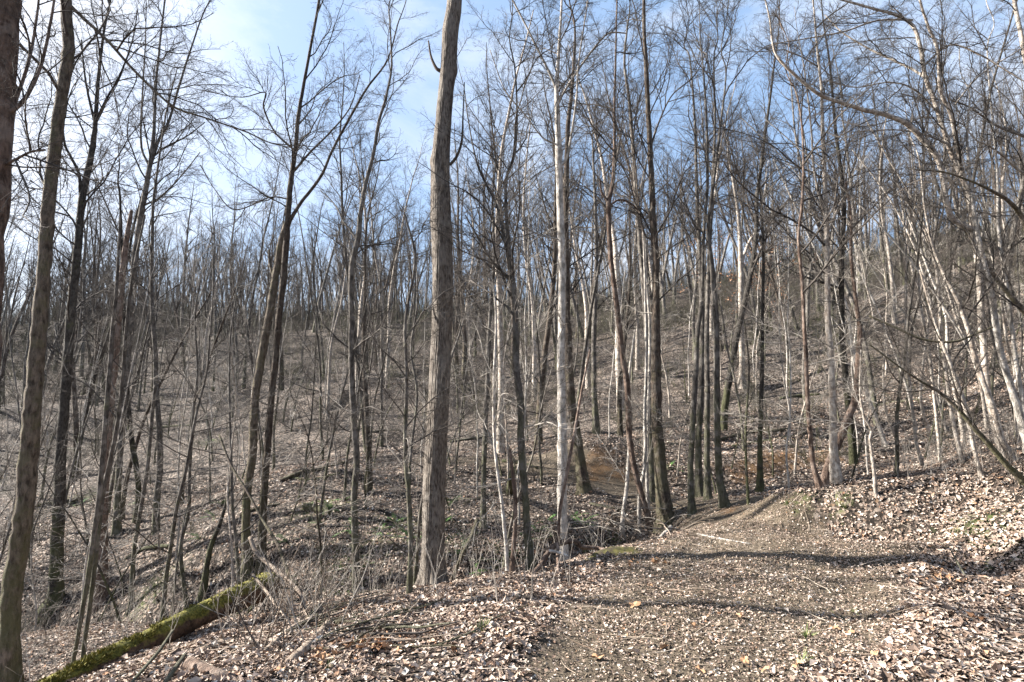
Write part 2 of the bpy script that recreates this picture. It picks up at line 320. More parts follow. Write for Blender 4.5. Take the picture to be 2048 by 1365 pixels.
def hit(u, v):
    Y = np.concatenate([np.arange(2.2, 30, .03), np.arange(30, 160, .25)])
    P, t = unproj(np.full(Y.shape, u), np.full(Y.shape, v), Y)
    b = P[:, 2] < ground(P[:, 0], P[:, 1])
    i = int(np.argmax(b)) if b.any() else 600
    return P[i]
def axis(segs):
    out = []
    for a, b, n in segs: out += list(np.linspace(a, b, n, endpoint=False))
    return np.array(out + [segs[-1][1]])
gx = axis([(-420, -120, 14), (-120, -40, 40), (-40, -12, 90), (-12, -5, 60), (-5, 7, 190), (7, 14, 60), (14, 40, 80), (40, 120, 40), (120, 420, 14)])
gy = axis([(-200, -30, 16), (-30, 0, 30), (0, 2.5, 14), (2.5, 10, 150), (10, 18, 90), (18, 40, 90), (40, 110, 100), (110, 200, 24), (200, 520, 14)])
GX, GY = np.meshgrid(gx, gy); GZ = ground(GX, GY)
nx, ny = len(gx), len(gy)
ii = (np.arange(ny - 1)[:, None] * nx + np.arange(nx - 1)[None, :])
mb = MB(); mb.add(np.stack([GX, GY, GZ], -1), q=np.stack([ii, ii + 1, ii + nx + 1, ii + nx], -1))
gme = mb.mesh('ground', M['ground'])
def blob(x, y, cx, cy, r): return np.exp(-((x - cx) ** 2 + (y - cy) ** 2) / (r * r))
fx, fy = GX.ravel(), GY.ravel()
soilc = [(hit(1205, 935), .8), (hit(1240, 950), .6), (hit(1560, 925), .9), (hit(1640, 920), .6), (hit(1480, 945), .6), (hit(1455, 1022), .3)]
soil = np.zeros(len(fx))
for p, r in soilc: soil = np.maximum(soil, .43 * blob(fx, fy, p[0], p[1], r))
grn = np.zeros(len(fx))
for (u, v, r) in [(1240, 1095, .5), (1180, 1110, .4), (1600, 1000, .28), (1680, 1005, .25), (650, 1010, 1.2), (800, 1060, 1.2), (420, 885, 1.2), (160, 1010, 1.5), (300, 1180, 1), (1010, 1110, .8),
                  (1950, 1060, .8), (700, 1110, 1.0), (900, 1080, 1.0)]:
    p = hit(u, v); grn = np.maximum(grn, .36 * blob(fx, fy, p[0], p[1], r))
for nm, val in (('road', road_w(fx, fy) * .55), ('soil', soil), ('green', grn)):
    a = gme.attributes.new(nm, 'FLOAT', 'POINT'); a.data.foreach_set('value', val.astype(np.float32))
GROUND = tag(link('ground', gme), kind='structure')

rng = np.random.default_rng(7)
# ------------------------------------------------------------------ leaf litter
def leaf_cloud(x, y, size, lift=.010, tilt=.27):
    n = len(x); z = ground(x, y); e = .04
    zx = (ground(x + e, y) - z) / e; zy = (ground(x, y + e) - z) / e
    nrm = np.stack([-zx, -zy, np.ones(n)], -1) + rng.normal(0, tilt, (n, 3)) * [1, 1, .2]; nrm /= np.linalg.norm(nrm, axis=1, keepdims=True)
    yaw = rng.uniform(0, 2 * math.pi, n); d = np.stack([np.cos(yaw), np.sin(yaw), np.zeros(n)], -1)
    a = d - nrm * (d * nrm).sum(1, keepdims=True); a /= np.linalg.norm(a, axis=1, keepdims=True); b = np.cross(nrm, a)
    lw = rng.uniform(.14, .46, n); curl = rng.uniform(-.2, .5, n); cup = rng.uniform(-.15, .38, n)
    o = np.stack([x, y, z + lift + rng.uniform(0, .02, n)], -1)
    def P(s, t, h): return o + size[:, None] * (a * (s if np.ndim(s) == 0 else s[:, None]) + b * (t if np.ndim(t) == 0 else t[:, None]) + nrm * (h if np.ndim(h) == 0 else h[:, None]))
    V = np.stack([P(-.5, 0., curl * .3), P(-.05, -lw, cup), P(-.02, 0., -.02), P(-.05, lw, cup), P(.5, rng.uniform(-.1, .1, n), curl)], 1)
    base = (np.arange(n) * 5)[:, None, None]
    T = np.array([[0, 1, 2], [0, 2, 3], [1, 4, 2], [2, 4, 3]])[None] + base
    return V, T
mb = MB()
def scatter(y0, y1, dens, half, s0, s1, **k):
    out_x, out_y = [], []
    A = (y1 - y0) * (half * (y0 + y1)); n = int(A * dens)
    y = np.sqrt(rng.uniform(y0 ** 2, y1 ** 2, n)); x = rng.uniform(-half, half, n) * y
    rw = road_w(x, y); bare = np.clip(rw * (.66 + .45 * vnoise(x * .8, y * .8, 21) + .3 * vnoise(x * 3, y * 3, 22)), 0, .93)
    keep = rng.uniform(0, 1, n) > bare
    keep &= rng.uniform(0, 1, n) < .72 + .4 * vnoise(x * 1.6, y * 1.6, 23)
    x, y = x[keep], y[keep]
    sz = rng.uniform(s0, s1, len(x)) * 1.05 * np.where(road_w(x, y) > .35, .58, 1.0)
    sz = np.minimum(sz * np.exp(rng.normal(0, .28, len(x))), .085 if y1 < 12 else .12); V, T = leaf_cloud(x, y, sz, **k); mb.add(V, t=T)
scatter(2.3, 6.0, 4200, 1.12, .014, .047)
scatter(6.0, 10.5, 2500, 1.05, .014, .040)
scatter(10.5, 19, 360, .95, .026, .058)
print('leaf tris', sum(len(t) for t in mb.t))
tag(link('leaf_litter', mb.mesh('leaf_litter', M['leaf'], smooth=False)), 'pale tan dry leaves covering the forest floor and the track', 'leaf litter', kind='stuff')
# crumbs of soil, gravel and leaf fragments on the track
mb = MB(); n = 60000; y = np.sqrt(rng.uniform(2.3 ** 2, 8.5 ** 2, n)); x = rng.uniform(-.4, .85, n) * y; k = rng.uniform(0, 1, n) < road_w(x, y); x, y = x[k], y[k]; n = len(x)
sz = rng.uniform(.003, .009, n) * np.exp(rng.normal(0, .35, n)); c = np.stack([x, y, ground(x, y) + sz * .3], -1)
dirs = np.array([[1, 0, -.4], [-.5, .87, -.4], [-.5, -.87, -.4], [0, 0, .9]])[None] + rng.normal(0, .3, (n, 4, 3)); V = c[:, None] + dirs * sz[:, None, None]
T = np.array([[0, 1, 3], [1, 2, 3], [2, 0, 3]])[None] + (np.arange(n) * 4)[:, None, None]; mb.add(V, t=T)
M['crumb'] = simple('soil_crumb', [(0, (.03, .022, .015)), (.5, (.09, .07, .048)), (.85, (.19, .152, .108)), (.96, (.30, .26, .21)), (1, (.45, .41, .36))])
tag(link('gravel', mb.mesh('gravel', M['crumb'], smooth=False)), 'loose soil crumbs and small gravel strewn over the bare track', 'gravel', kind='stuff')
mb = MB(); n = 50000; y = np.sqrt(rng.uniform(2.3 ** 2, 8.5 ** 2, n)); x = rng.uniform(-.4, .85, n) * y; k = rng.uniform(0, 1, n) < road_w(x, y) * (.5 + .5 * vnoise(x * 2.2, y * 2.2, 29)); x, y = x[k], y[k]
V, T = leaf_cloud(x, y, rng.uniform(.010, .026, len(x)), lift=.003, tilt=.25); mb.add(V, t=T)
tag(link('leaf_fragments', mb.mesh('leaf_fragments', M['leaf'], smooth=False)), 'crushed fragments of dry leaves trodden into the track', 'leaf fragments', kind='stuff')
# large lobed leaves that can be told apart, lying on the ground
def lobed():
    v = []; k = 20
    for i in range(k):
        a = i / k * 2 * math.pi; r = .5 * (.62 + .38 * abs(math.cos(2.5 * a))) * rng.uniform(.85, 1.1)
        v.append((r * math.cos(a), r * .8 * math.sin(a), .10 * math.sin(3 * a) + .09 * (r * 2) ** 2))
    v.append((0, 0, 0)); m = MB(); m.add(v, t=[(i, (i + 1) % k, k) for i in range(k)]); return m.mesh('leaf', M['leaf_orange'], smooth=False)
LV = [lobed() for _ in range(4)]
lv = [(1100, 1232), (1300, 1178), (1270, 1218), (1480, 1240), (1670, 1265), (1530, 1350), (1595, 1340), (1390, 1262), (1860, 1270), (1700, 1275), (1330, 1305), (1490, 1330), (1020, 1290), (1195, 1325),
      (700, 1300), (640, 1320), (760, 1290), (560, 1350), (820, 1345), (905, 1310), (1960, 1330), (1905, 1180), (1880, 1150), (1960, 1160), (2010, 1200), (1140, 1150), (1210, 1145), (1750, 1320), (1400, 1350), (1820, 1225)]
lv += [(float(rng.normal(735, 45)), float(rng.normal(1298, 16))) for _ in range(34)] + [(float(rng.normal(640, 25)), float(rng.normal(1325, 14))) for _ in range(12)] + [(float(rng.normal(1890, 35)), float(rng.normal(1160, 14))) for _ in range(12)] + [(float(rng.normal(1230, 50)), float(rng.normal(1130, 10))) for _ in range(10)]
for i, (u, v) in enumerate(lv):
    p = hit(u, v); o = link('leaf', LV[i % 4], GROUND); s = rng.uniform(.06, .10)
    o.location = (p[0], p[1], p[2] + .03); o.scale = (s, s, s); o.rotation_euler = (rng.normal(0, .45), rng.normal(0, .45), rng.uniform(0, 6.28))

# ------------------------------------------------------------------ branching
def grow(P, Rr, kids, t0, t1, ang, length, rratio, npts, wob, trop, rmin=.0015, lenfall=.6):
    """children for every parent path: P (p, n, 3), Rr (p, n)"""
    p, n, _ = P.shape; K = p * kids; idx = np.repeat(np.arange(p), kids)
    t = t0 + (t1 - t0) * ((np.tile(np.arange(kids), p) + rng.uniform(.1, .9, K)) / kids)
    f = t * (n - 1); i = np.minimum(f.astype(int), n - 2); fr = (f - i)[:, None]
    pos = P[idx, i] * (1 - fr) + P[idx, i + 1] * fr
    T = P[idx, i + 1] - P[idx, i]; T /= np.linalg.norm(T, axis=1, keepdims=True) + 1e-9
    r = (Rr[idx, i] * (1 - fr[:, 0]) + Rr[idx, i + 1] * fr[:, 0])
    q = rng.normal(size=(K, 3)); q -= T * (q * T).sum(1, keepdims=True); q /= np.linalg.norm(q, axis=1, keepdims=True)
    a = rng.uniform(ang[0], ang[1], K)[:, None]; d = T * np.cos(a) + q * np.sin(a)
    ln = (length if np.ndim(length) == 0 else length[idx]) * (1 - lenfall * (t - t0) / max(t1 - t0, 1e-6)) * rng.uniform(.6, 1.15, K)
    r0 = np.maximum(np.minimum(r * .8, r * rratio * rng.uniform(.7, 1.1, K)), rmin)
    step = (ln / (npts - 1))[:, None]; out = [pos]; cur = pos
    bend = rng.normal(0, wob, (K, 3))
    for k in range(npts - 1):
        d = d + rng.normal(0, wob, (K, 3)) + bend * .5; d[:, 2] += trop; d /= np.linalg.norm(d, axis=1, keepdims=True)
        cur = cur + d * step; out.append(cur)
    rad = np.maximum(r0[:, None] * np.linspace(1, .25, npts)[None], rmin * .7)
    return np.stack(out, 1), rad, ln
def smooth_path(P, Rr, m):
    """Catmull-Rom through the points"""
    P = np.asarray(P, float); n = len(P); t = np.linspace(0, n - 1, m); i = np.minimum(t.astype(int), n - 2); f = (t - i)[:, None]
    Pe = np.concatenate([[2 * P[0] - P[1]], P, [2 * P[-1] - P[-2]]])
    a, b, c, d = Pe[i], Pe[i + 1], Pe[i + 2], Pe[i + 3]
    Q = .5 * (2 * b + (c - a) * f + (2 * a - 5 * b + 4 * c - d) * f ** 2 + (3 * b - a - 3 * c + d) * f ** 3)
    return Q, np.interp(t, np.arange(n), Rr)

# shared branch shapes, one unit long from the origin along +Z
def branch_proto(dense=1.0, trop=.04, wob=.19, mat=None):
    m = MB(); n0 = 11; d = np.array([[0, 0, 1.0]]); P = [np.zeros((1, 3))]; bend = rng.normal(0, .05, 3)
    for k in range(n0 - 1):
        d = d + rng.normal(0, wob * .75, (1, 3)) + bend; d /= np.linalg.norm(d); P.append(P[-1] + d / (n0 - 1))
    P0 = np.stack(P, 1); R0 = np.linspace(.0075, .0022, n0)[None]
    m.tubes(P0, R0, 5)
    P1, R1, l1 = grow(P0, R0, int(17 * dense), .10, .98, (.5, .95), .46, .6, 6, wob, trop, .0012)
    m.tubes(P1, R1, 4)
    P2, R2, l2 = grow(P1, R1, int(9 * dense), .10, 1, (.45, .95), l1 * .42, .7, 4, wob * 1.2, trop, .0009)
    m.tubes(P2, R2, 3)
    P3, R3, l3 = grow(P2, R2, 3, .2, 1, (.4, .9), l2 * .5, .8, 3, wob, trop, .0007)
    m.tubes(P3, R3, 3)
    return m.mesh('branch', mat or M['twig'])
BR = [branch_proto(1.0 if i % 2 else .8) for i in range(12)]
BRP = [branch_proto(.7, .02, .18, M['twig_pale']) for _ in range(6)]
def align(d, roll):
    return Vector((0, 0, 1)).rotation_difference(Vector(d)) @ Quaternion((0, 0, 1), roll)
def put_branches(root, Q, Rq, n, t0, t1, length, elev=(.5, 1.1), protos=BR, fall=.5, side=None):
    n = int(n * 1.4 + .5)
    base = np.array(root.location)
    T = np.gradient(Q, axis=0); T /= np.linalg.norm(T, axis=1, keepdims=True)
    for k in range(n):
        t = t0 + (t1 - t0) * (k + rng.uniform(0, 1)) / n; i = min(int(t * (len(Q) - 1)), len(Q) - 1)
        q = rng.normal(size=3); q -= T[i] * (q @ T[i]); q /= np.linalg.norm(q)
        a = rng.uniform(*elev); d = T[i] * math.cos(a) + q * math.sin(a)
        ln = length * (1 - fall * (t - t0) / max(t1 - t0, 1e-6)) * rng.uniform(.55, 1.15)
        ln = min(ln, Rq[i] * .9 / .0075)
        if ln < .3: continue
        o = link('branch', protos[rng.integers(len(protos))], root)
        o.location = Q[i] - base; o.rotation_mode = 'QUATERNION'; o.rotation_quaternion = align(d, rng.uniform(0, 6.28)); o.scale = (ln,) * 3

def wc(u): return 1 / math.sqrt(1 + ((u - CU) / F_PX) ** 2)      # an upright cylinder looks wider away from the centre
SPOTS = []          # where trees stand, to keep others off
def px_tree(name, label, pts, mat='grey', limbs=(), br=14, brt=(.35, 1), blen=2.4, elev=(.5, 1.05), Y=None, lean=0.0, top=None, protos=None, sides=16, group=None, cat='tree', broken=False, pale_low=0):
    """a tree whose base and axis are read off the photograph and stood on the terrain; extends above the frame when top is given"""
    g = hit(pts[0][0], pts[0][1]) if Y is None else unproj(pts[0][0], pts[0][1], Y)[0]
    if Y is not None: g = np.array([g[0], g[1], gz(g[0], g[1])])
    Y0 = g[1]; SPOTS.append((g[0], g[1]))
    P, Rr = [], []
    v0 = pts[0][1]
    for (u, v, wd) in pts:
        p, t = unproj(u, v, Y0 + lean * (v0 - v) / 1000 * Y0 * .4); P.append(p); Rr.append(wd / 2 * float(t) / F_PX * wc(u))
    P = [np.array(p) for p in P]
    if top:      # carry on above the frame
        d = P[-1] - P[-2]; d /= np.linalg.norm(d); d = d * .6 + np.array([0, 0, .6]); d /= np.linalg.norm(d); r = Rr[-1]
        for k in range(4):
            P.append(P[-1] + d * top / 4 + rng.normal(0, .06, 3) * [1, 1, .2]); Rr.append(max(r * (1 - (k + 1) / 4.3), .006))
    b = P[0].copy(); b[2] = min(b[2], g[2]) - .25
    P.insert(0, b); Rr.insert(0, Rr[0] * 1.45); Rr[1] *= 1.12
    if broken: P.append(P[-1] + np.array([0.02, 0, .03])); Rr.append(.001)
    root = empty(name, tuple(g)); tag(root, label, cat, group)
    Q, Rq = smooth_path(P, Rr, max(44, len(P) * 7)); Q = Q + rng.normal(0, 1, Q.shape) * (Rq * .05)[:, None]
    th_ = np.arange(sides) / sides * 6.283; zr = (Q[:, 2] - g[2])[:, None]; R0_ = float(Rq[2])
    fl = np.exp(-np.maximum(zr + .05, 0) / max(2.2 * R0_, .06)); prof = 1 + .035 * rng.normal(size=(len(Q), sides)) + fl * (.25 + .45 * np.maximum(0, np.sin(th_ * int(rng.integers(3, 6)) + rng.uniform(0, 6)))[None] ** 1.5)
    prof += .05 * vnoise(zr * 2.5 + 9, th_[None] * 1.5 + g[0], 77)
    m = MB(); m.tubes(Q - g, Rq, sides, prof=prof); link('trunk', m.mesh('trunk', M[mat]), root)
    pr = protos or BR
    if pts[0][0] > 1780: br = int(br * .6 + .5)
    if br: put_branches(root, Q, Rq, br, brt[0], brt[1], blen, elev, pr)
    if pale_low: put_branches(root, Q, Rq, pale_low, .18, .55, blen * .6, (.9, 1.5), BRP)
    for lb in limbs:
        nbr = 5; dy = rng.uniform(-.5, .5)
        if isinstance(lb, dict): nbr = lb.get('br', 5); dy = lb.get('dy', dy); ext = lb.get('ext', 0); lp = lb['p']
        else: lp = lb; ext = 0
        v1 = lp[0][1]; Yb = float(np.interp(-v1, -Q[::-1, 2] * 0 + np.linspace(-1, 0, len(Q)) * 0, Q[:, 1] * 0 + Y0)) if False else Y0 + lean * (v0 - v1) / 1000 * Y0 * .4
        LP, LR = [], []; tot = sum(math.hypot(lp[i + 1][0] - lp[i][0], lp[i + 1][1] - lp[i][1]) for i in range(len(lp) - 1)); acc = 0
        for i, (u, v, wd) in enumerate(lp):
            if i: acc += math.hypot(lp[i][0] - lp[i - 1][0], lp[i][1] - lp[i - 1][1])
            p, t = unproj(u, v, Yb + dy * acc / max(tot, 1) * tot / F_PX * Yb); LP.append(np.array(p)); LR.append(wd / 2 * float(t) / F_PX * .85)
        if ext:
            d = LP[-1] - LP[-2]; d /= np.linalg.norm(d)
            for k in range(3): LP.append(LP[-1] + d * ext / 3 + rng.normal(0, .05, 3) * ext / 3 + np.array([0, 0, .05 * ext])); LR.append(LR[-1] * .65)
        q2, r2 = smooth_path(LP, LR, len(LP) * 4); r2 = np.maximum(r2, .004)
        q2 = q2 + rng.normal(0, 1, q2.shape) * (r2 * .06)[:, None]
        m = MB(); m.tubes(q2 - g, r2, 7); link('limb', m.mesh('limb', M[mat]), root)
        if nbr: put_branches(root, q2, r2 * 1.3, nbr, .15, 1, blen * .6, elev, pr)
    return root

T_ = px_tree
T_('bare_tree', 'thick brown trunk cut by the upper left corner of the photo', [(-95, 1480, 110), (-60, 1000, 95), (-35, 600, 85), (-12, 300, 76), (8, 0, 72), (25, -300, 60)], 'red', Y=3.9, top=7, sides=16,
   limbs=[{'p': [(18, 225, 12), (45, 205, 9), (70, 160, 8), (85, 120, 7), (100, 50, 6), (112, -20, 5)], 'ext': 1, 'br': 7}, {'p': [(0, 335, 9), (30, 320, 6), (60, 305, 5), (90, 300, 4)], 'br': 4},
          {'p': [(15, 240, 10), (35, 190, 8), (60, 110, 7), (75, 20, 5)], 'ext': 1, 'br': 6}], br=8, brt=(.72, 1), blen=2)
T_('bare_tree', 'moss tinged trunk at the far left edge, bent near its foot',
   [(18, 1400, 48), (20, 1280, 45), (24, 1180, 44), (45, 1050, 42), (58, 900, 41), (66, 800, 38), (76, 680, 34), (91, 500, 30), (103, 350, 28), (122, 200, 26), (136, 100, 26), (131, 0, 24), (130, -160, 18)], 'green', Y=6.2, top=6, sides=20,
   limbs=[{'p': [(133, 5, 9), (170, 40, 8), (220, 87, 7), (262, 135, 6), (308, 180, 5.5), (349, 215, 5), (410, 236, 4), (487, 262, 3.5), (538, 285, 3), (587, 297, 2)], 'dy': .15, 'br': 16}], br=9, brt=(.5, 1), blen=2.6)
T_('bare_tree', 'straight dark trunk second from the left edge, standing in the hollow behind the mossy one',
   [(108, 1208, 38), (110, 1180, 29), (118, 1000, 26), (122, 900, 25), (136, 700, 21), (144, 600, 20), (155, 500, 18), (164, 400, 16), (184, 300, 13), (191, 240, 10), (198, 140, 7), (210, 50, 5), (221, 0, 4)], 'dark', top=2.5, sides=12,
   limbs=[[(189, 245, 6), (176, 190, 5), (168, 140, 4), (163, 80, 3)], [(191, 245, 6), (212, 200, 5), (240, 150, 4), (265, 80, 3), (275, 20, 2)], [(161, 400, 8), (158, 350, 7), (142, 315, 6), (128, 282, 5), (122, 200, 3), (110, 120, 2)],
          [(158, 470, 5), (145, 440, 4), (110, 400, 3), (60, 360, 2)]], br=18, brt=(.3, 1), blen=3.0)
T_('snag', 'broken grey snag with a snapped top ending below the sky at left', [(200, 1205, 26), (205, 1050, 22), (212, 900, 20), (228, 720, 19), (240, 600, 15), (250, 500, 12), (262, 427, 8)], 'red', br=3, brt=(.6, .9), blen=.8, broken=True)
T_('bare_tree', 'tall slender grey tree forking into a V of stems against the bright sky at left',
   [(233, 1065, 16), (236, 970, 14), (243, 870, 14), (250, 760, 15), (258, 690, 15), (264, 600, 16), (272, 500, 14), (282, 430, 13), (293, 370, 11), (303, 310, 10), (308, 256, 7), (313, 154, 5), (326, 31, 4)], 'grey', top=3,
   limbs=[{'p': [(303, 315, 7), (320, 275, 6), (338, 241, 6), (359, 169, 5), (380, 103, 4), (405, 31, 3)], 'ext': 2, 'br': 9}, {'p': [(297, 330, 6), (282, 290, 5), (284, 200, 4), (290, 100, 3), (292, 20, 2)], 'ext': 1, 'br': 7},
          {'p': [(300, 320, 4), (330, 295, 4), (370, 275, 3), (410, 245, 2)], 'br': 5}, {'p': [(290, 410, 5), (320, 395, 4), (360, 355, 3), (400, 305, 2)], 'br': 4}], br=16, brt=(.45, 1), blen=3.2, elev=(.3, .8))
T_('bare_tree', 'dark kinked trunk just right of the snag, leaning left above its foot', [(272, 1045, 14), (277, 973, 12), (264, 885, 12), (256, 810, 11), (250, 700, 9), (245, 560, 7), (240, 400, 5)], 'dark', top=2, br=12, blen=2.2)
T_('sapling', 'thin pale stem leaning right behind the mossy log, left one of a close pair', [(145, 1332, 8), (160, 1250, 10), (180, 1127, 12), (198, 993, 12), (210, 850, 11), (222, 700, 10), (234, 560, 7), (240, 430, 4)], 'grey', br=8, brt=(.55, 1), blen=1.2)
T_('sapling', 'thin wavy stem behind the mossy log, right one of a close pair', [(165, 1322, 9), (190, 1127, 10), (205, 993, 10), (231, 870, 9), (245, 760, 8), (252, 665, 8), (264, 560, 7), (290, 430, 4)], 'grey', br=8, brt=(.5, 1), blen=1.2)
T_('snag', 'thin broken sapling stub leaning right in the hollow at left', [(262, 1219, 11), (267, 1111, 9), (279, 1034, 9), (295, 932, 8), (303, 845, 8), (310, 778, 7)], 'grey', br=2, blen=.5, broken=True)
T_('sapling', 'thin crooked sapling with an S bend behind the middle of the log', [(374, 1214, 9), (361, 1101, 8), (377, 1024, 7), (379, 947, 7), (387, 819, 6), (395, 742, 5), (390, 640, 4), (400, 560, 3)], 'grey', br=12, brt=(.3, 1), blen=1.5, protos=BRP)
T_('snag', 'short dark leaning dead stem behind the mossy log', [(405, 1193, 14), (420, 1101, 11), (441, 1044, 8), (459, 983, 5)], 'dark', br=0, broken=True)
T_('bare_tree', 'left trunk of the leaning dark pair behind the log end, with a short stub',
   [(495, 1147, 20), (492, 1024, 17), (505, 896, 17), (508, 819, 17), (518, 742, 17), (535, 650, 17), (551, 554, 15), (561, 490, 13), (574, 440, 9)], 'green', limbs=[{'p': [(549, 560, 7), (540, 530, 7), (538, 500, 6)], 'br': 0}], br=3, brt=(.5, .9), blen=1.2)
T_('bare_tree', 'right trunk of the leaning dark pair, taller, with a forked limb',
   [(523, 1137, 18), (526, 1024, 16), (533, 921, 15), (541, 819, 14), (551, 716, 13), (557, 641, 13), (567, 554, 13), (574, 461, 13), (579, 385, 11), (590, 308, 9), (597, 231, 8), (615, 128, 6), (638, 0, 5)], 'brown', top=2.5,
   limbs=[{'p': [(574, 452, 10), (600, 408, 8), (641, 354, 7), (665, 300, 6), (700, 235, 6), (735, 175, 5), (775, 120, 4), (795, 50, 3)], 'ext': 1.5, 'br': 14}, {'p': [(586, 345, 6), (620, 305, 5), (660, 265, 4), (700, 215, 3), (720, 150, 2)], 'br': 6},
          {'p': [(588, 300, 5), (550, 265, 4), (527, 215, 4), (530, 185, 3), (480, 195, 2), (400, 180, 2)], 'br': 8}, {'p': [(582, 400, 4), (540, 395, 3), (470, 420, 3), (430, 380, 2), (400, 330, 2)], 'br': 4}], br=14, brt=(.5, 1), blen=2.2, elev=(.4, 1))
T_('bare_tree', 'slender wavy tree left of the big trunk, curving right near the top',
   [(713, 1173, 16), (711, 1101, 14), (708, 998, 13), (713, 921, 13), (706, 819, 13), (703, 716, 12), (703, 641, 11), (703, 538, 11), (716, 477, 11), (721, 426, 9), (731, 369, 8), (747, 308, 7), (757, 246, 6), (772, 195, 5), (783, 133, 4), (780, 51, 3)], 'grey', top=1.5,
   limbs=[{'p': [(714, 480, 6), (700, 460, 6), (688, 445, 5), (670, 410, 3), (640, 380, 2)], 'br': 4}], br=16, brt=(.4, 1), blen=1.8, pale_low=6)
T_('sapling', 'thin pale twin stem close to the left of the big trunk', [(818, 1193, 11), (821, 1101, 10), (818, 998, 10), (811, 921, 8), (811, 844, 8), (813, 757, 7), (811, 640, 6), (830, 520, 5), (810, 430, 4)], 'grey',
   limbs=[{'p': [(818, 1000, 7), (822, 900, 7), (834, 790, 6), (822, 700, 5), (835, 600, 4), (830, 480, 3)], 'br': 6}], br=10, brt=(.4, 1), blen=1.6, pale_low=4)
# the big ridged trunk
def big_tree():
    pts = [(865, 1174, 52), (866, 1130, 47), (868, 1000, 45), (872, 900, 43), (877, 800, 41), (882, 700, 40), (885, 600, 40), (884, 500, 41), (882, 430, 41), (881, 330, 37), (888, 230, 31), (892, 180, 30), (897, 130, 31), (901, 60, 32), (909, 0, 30), (915, -150, 26), (925, -400, 20)]
    g = hit(865, 1174); Y0 = g[1]; SPOTS.append((g[0], g[1]))
    P, Rr = [], []
    for u, v, wd in pts:
        p, t = unproj(u, v, Y0); P.append(p); Rr.append(wd / 2 * float(t) / F_PX)
    b = P[0].copy(); b[2] -= .3; P.insert(0, b); Rr.insert(0, Rr[0] * 1.35)
    for k in range(3): P.append(P[-1] + np.array([.05, .1, 2.2])); Rr.append(Rr[-1] * .72)
    root = tag(empty('bare_tree', tuple(g)), 'biggest trunk, ridged grey bark, standing left of centre on the edge of the track', 'tree')
    n, k = 420, 120
    Q, Rq = smooth_path(P, Rr, n)
    th = np.arange(k) / k * 2 * math.pi; z = Q[:, 2][:, None]
    wob = .55 * vnoise(z * 2.1 + th * 0, th[None] * 2 + z * .6, 31) + .3 * vnoise(z * 6, th[None] * 5, 32)
    ridges = np.abs(np.sin((th[None] * 13 + wob * 2.6))) ** .7 * (.75 + .4 * vnoise(z * 9, th[None] * 8, 33))
    prof = 1 + .055 * ridges + .05 * vnoise(z * 1.3, np.cos(th)[None] * 2 + 7, 34) + .03 * vnoise(z * 3, np.sin(th)[None] * 3 + 3, 35)
    for (zz, aa, amp) in [(Q[np.argmin(abs(Q[:, 2] - unproj(897, 325, Y0)[0][2])), 2], .2, .22), (unproj(880, 140, Y0)[0][2], 3.2, .25), (unproj(885, 455, Y0)[0][2], 2.6, .12), (unproj(905, 35, Y0)[0][2], 4.2, .15)]:
        da = np.abs((th[None] - aa + math.pi) % (2 * math.pi) - math.pi); prof = prof + amp * np.exp(-((z - zz) / .09) ** 2 - (da / .6) ** 2)
    zr = (Q[:, 2] - g[2])[:, None]; prof = prof + np.exp(-np.maximum(zr + .03, 0) / .16) * (.18 + .5 * np.maximum(0, np.sin(th[None] * 4 + .8)) ** 2)
    m = MB(); m.tubes(Q - g, Rq / 1.04, k, prof=prof); link('trunk', m.mesh('trunk', M['ridged']), root)
    for lp, dy in (([(880, 142, 9), (872, 136, 7), (862, 113, 5), (857, 82, 3)], 0), ([(900, 330, 7), (914, 312, 6), (924, 280, 5), (926, 230, 3), (929, 165, 2)], -.2), ([(898, 110, 4), (912, 100, 3), (903, 200, 2.5), (899, 270, 2)], -.6)):
        LP = [unproj(u, v, Y0 + dy * i * .05)[0] for i, (u, v, _) in enumerate(lp)]; LR = [wd / 2 * Y0 / F_PX for _, _, wd in lp]
        q2, r2 = smooth_path(LP, LR, 14); m = MB(); m.tubes(q2 - g, r2, 7); link('limb', m.mesh('limb', M['brown']), root)
    put_branches(root, Q, Rq, 12, .84, 1, 3)
big_tree()
T_('bare_tree', 'thin straight tree just right of the big trunk, its foot in the far bank', [(966, 1057, 12), (967, 973, 10), (970, 870, 10), (975, 768, 9), (977, 691, 9), (980, 641, 8), (988, 513, 6), (985, 400, 4)], 'grey', top=2, br=12, blen=1.8, pale_low=5)
T_('sapling', 'very thin pale stem leaning left, between the big trunk and the white trunk', [(1016, 1147, 8), (1006, 1024, 7), (990, 896, 6), (988, 768, 6), (992, 640, 4), (985, 560, 3)], 'pale', br=7, blen=1.2, protos=BRP)
T_('snag', 'thin brown broken stem close beside the grey forked tree', [(1024, 1147, 9), (1031, 1024, 8), (1027, 960, 8), (1020, 905, 6)], 'red', br=1, blen=.4, broken=True)
T_('bare_tree', 'curving grey tree with pale patches forking in mid air, right of biggest trunk',
   [(1062, 1142, 18), (1054, 1050, 15), (1049, 973, 14), (1042, 896, 14), (1042, 819, 14), (1034, 742, 13), (1032, 665, 12), (1029, 590, 11), (1024, 544, 10), (1013, 436, 7), (1013, 359, 6), (1029, 308, 5), (1034, 231, 4), (1030, 140, 3)], 'grey', top=1.5,
   limbs=[{'p': [(1022, 545, 8), (1008, 472, 7), (993, 410, 6), (972, 369, 5), (952, 320, 4), (935, 230, 3)], 'ext': 1, 'br': 8}, {'p': [(1024, 560, 6), (988, 528, 6), (957, 477, 5), (930, 430, 3)], 'br': 5}], br=14, brt=(.4, 1), blen=1.9, pale_low=7)
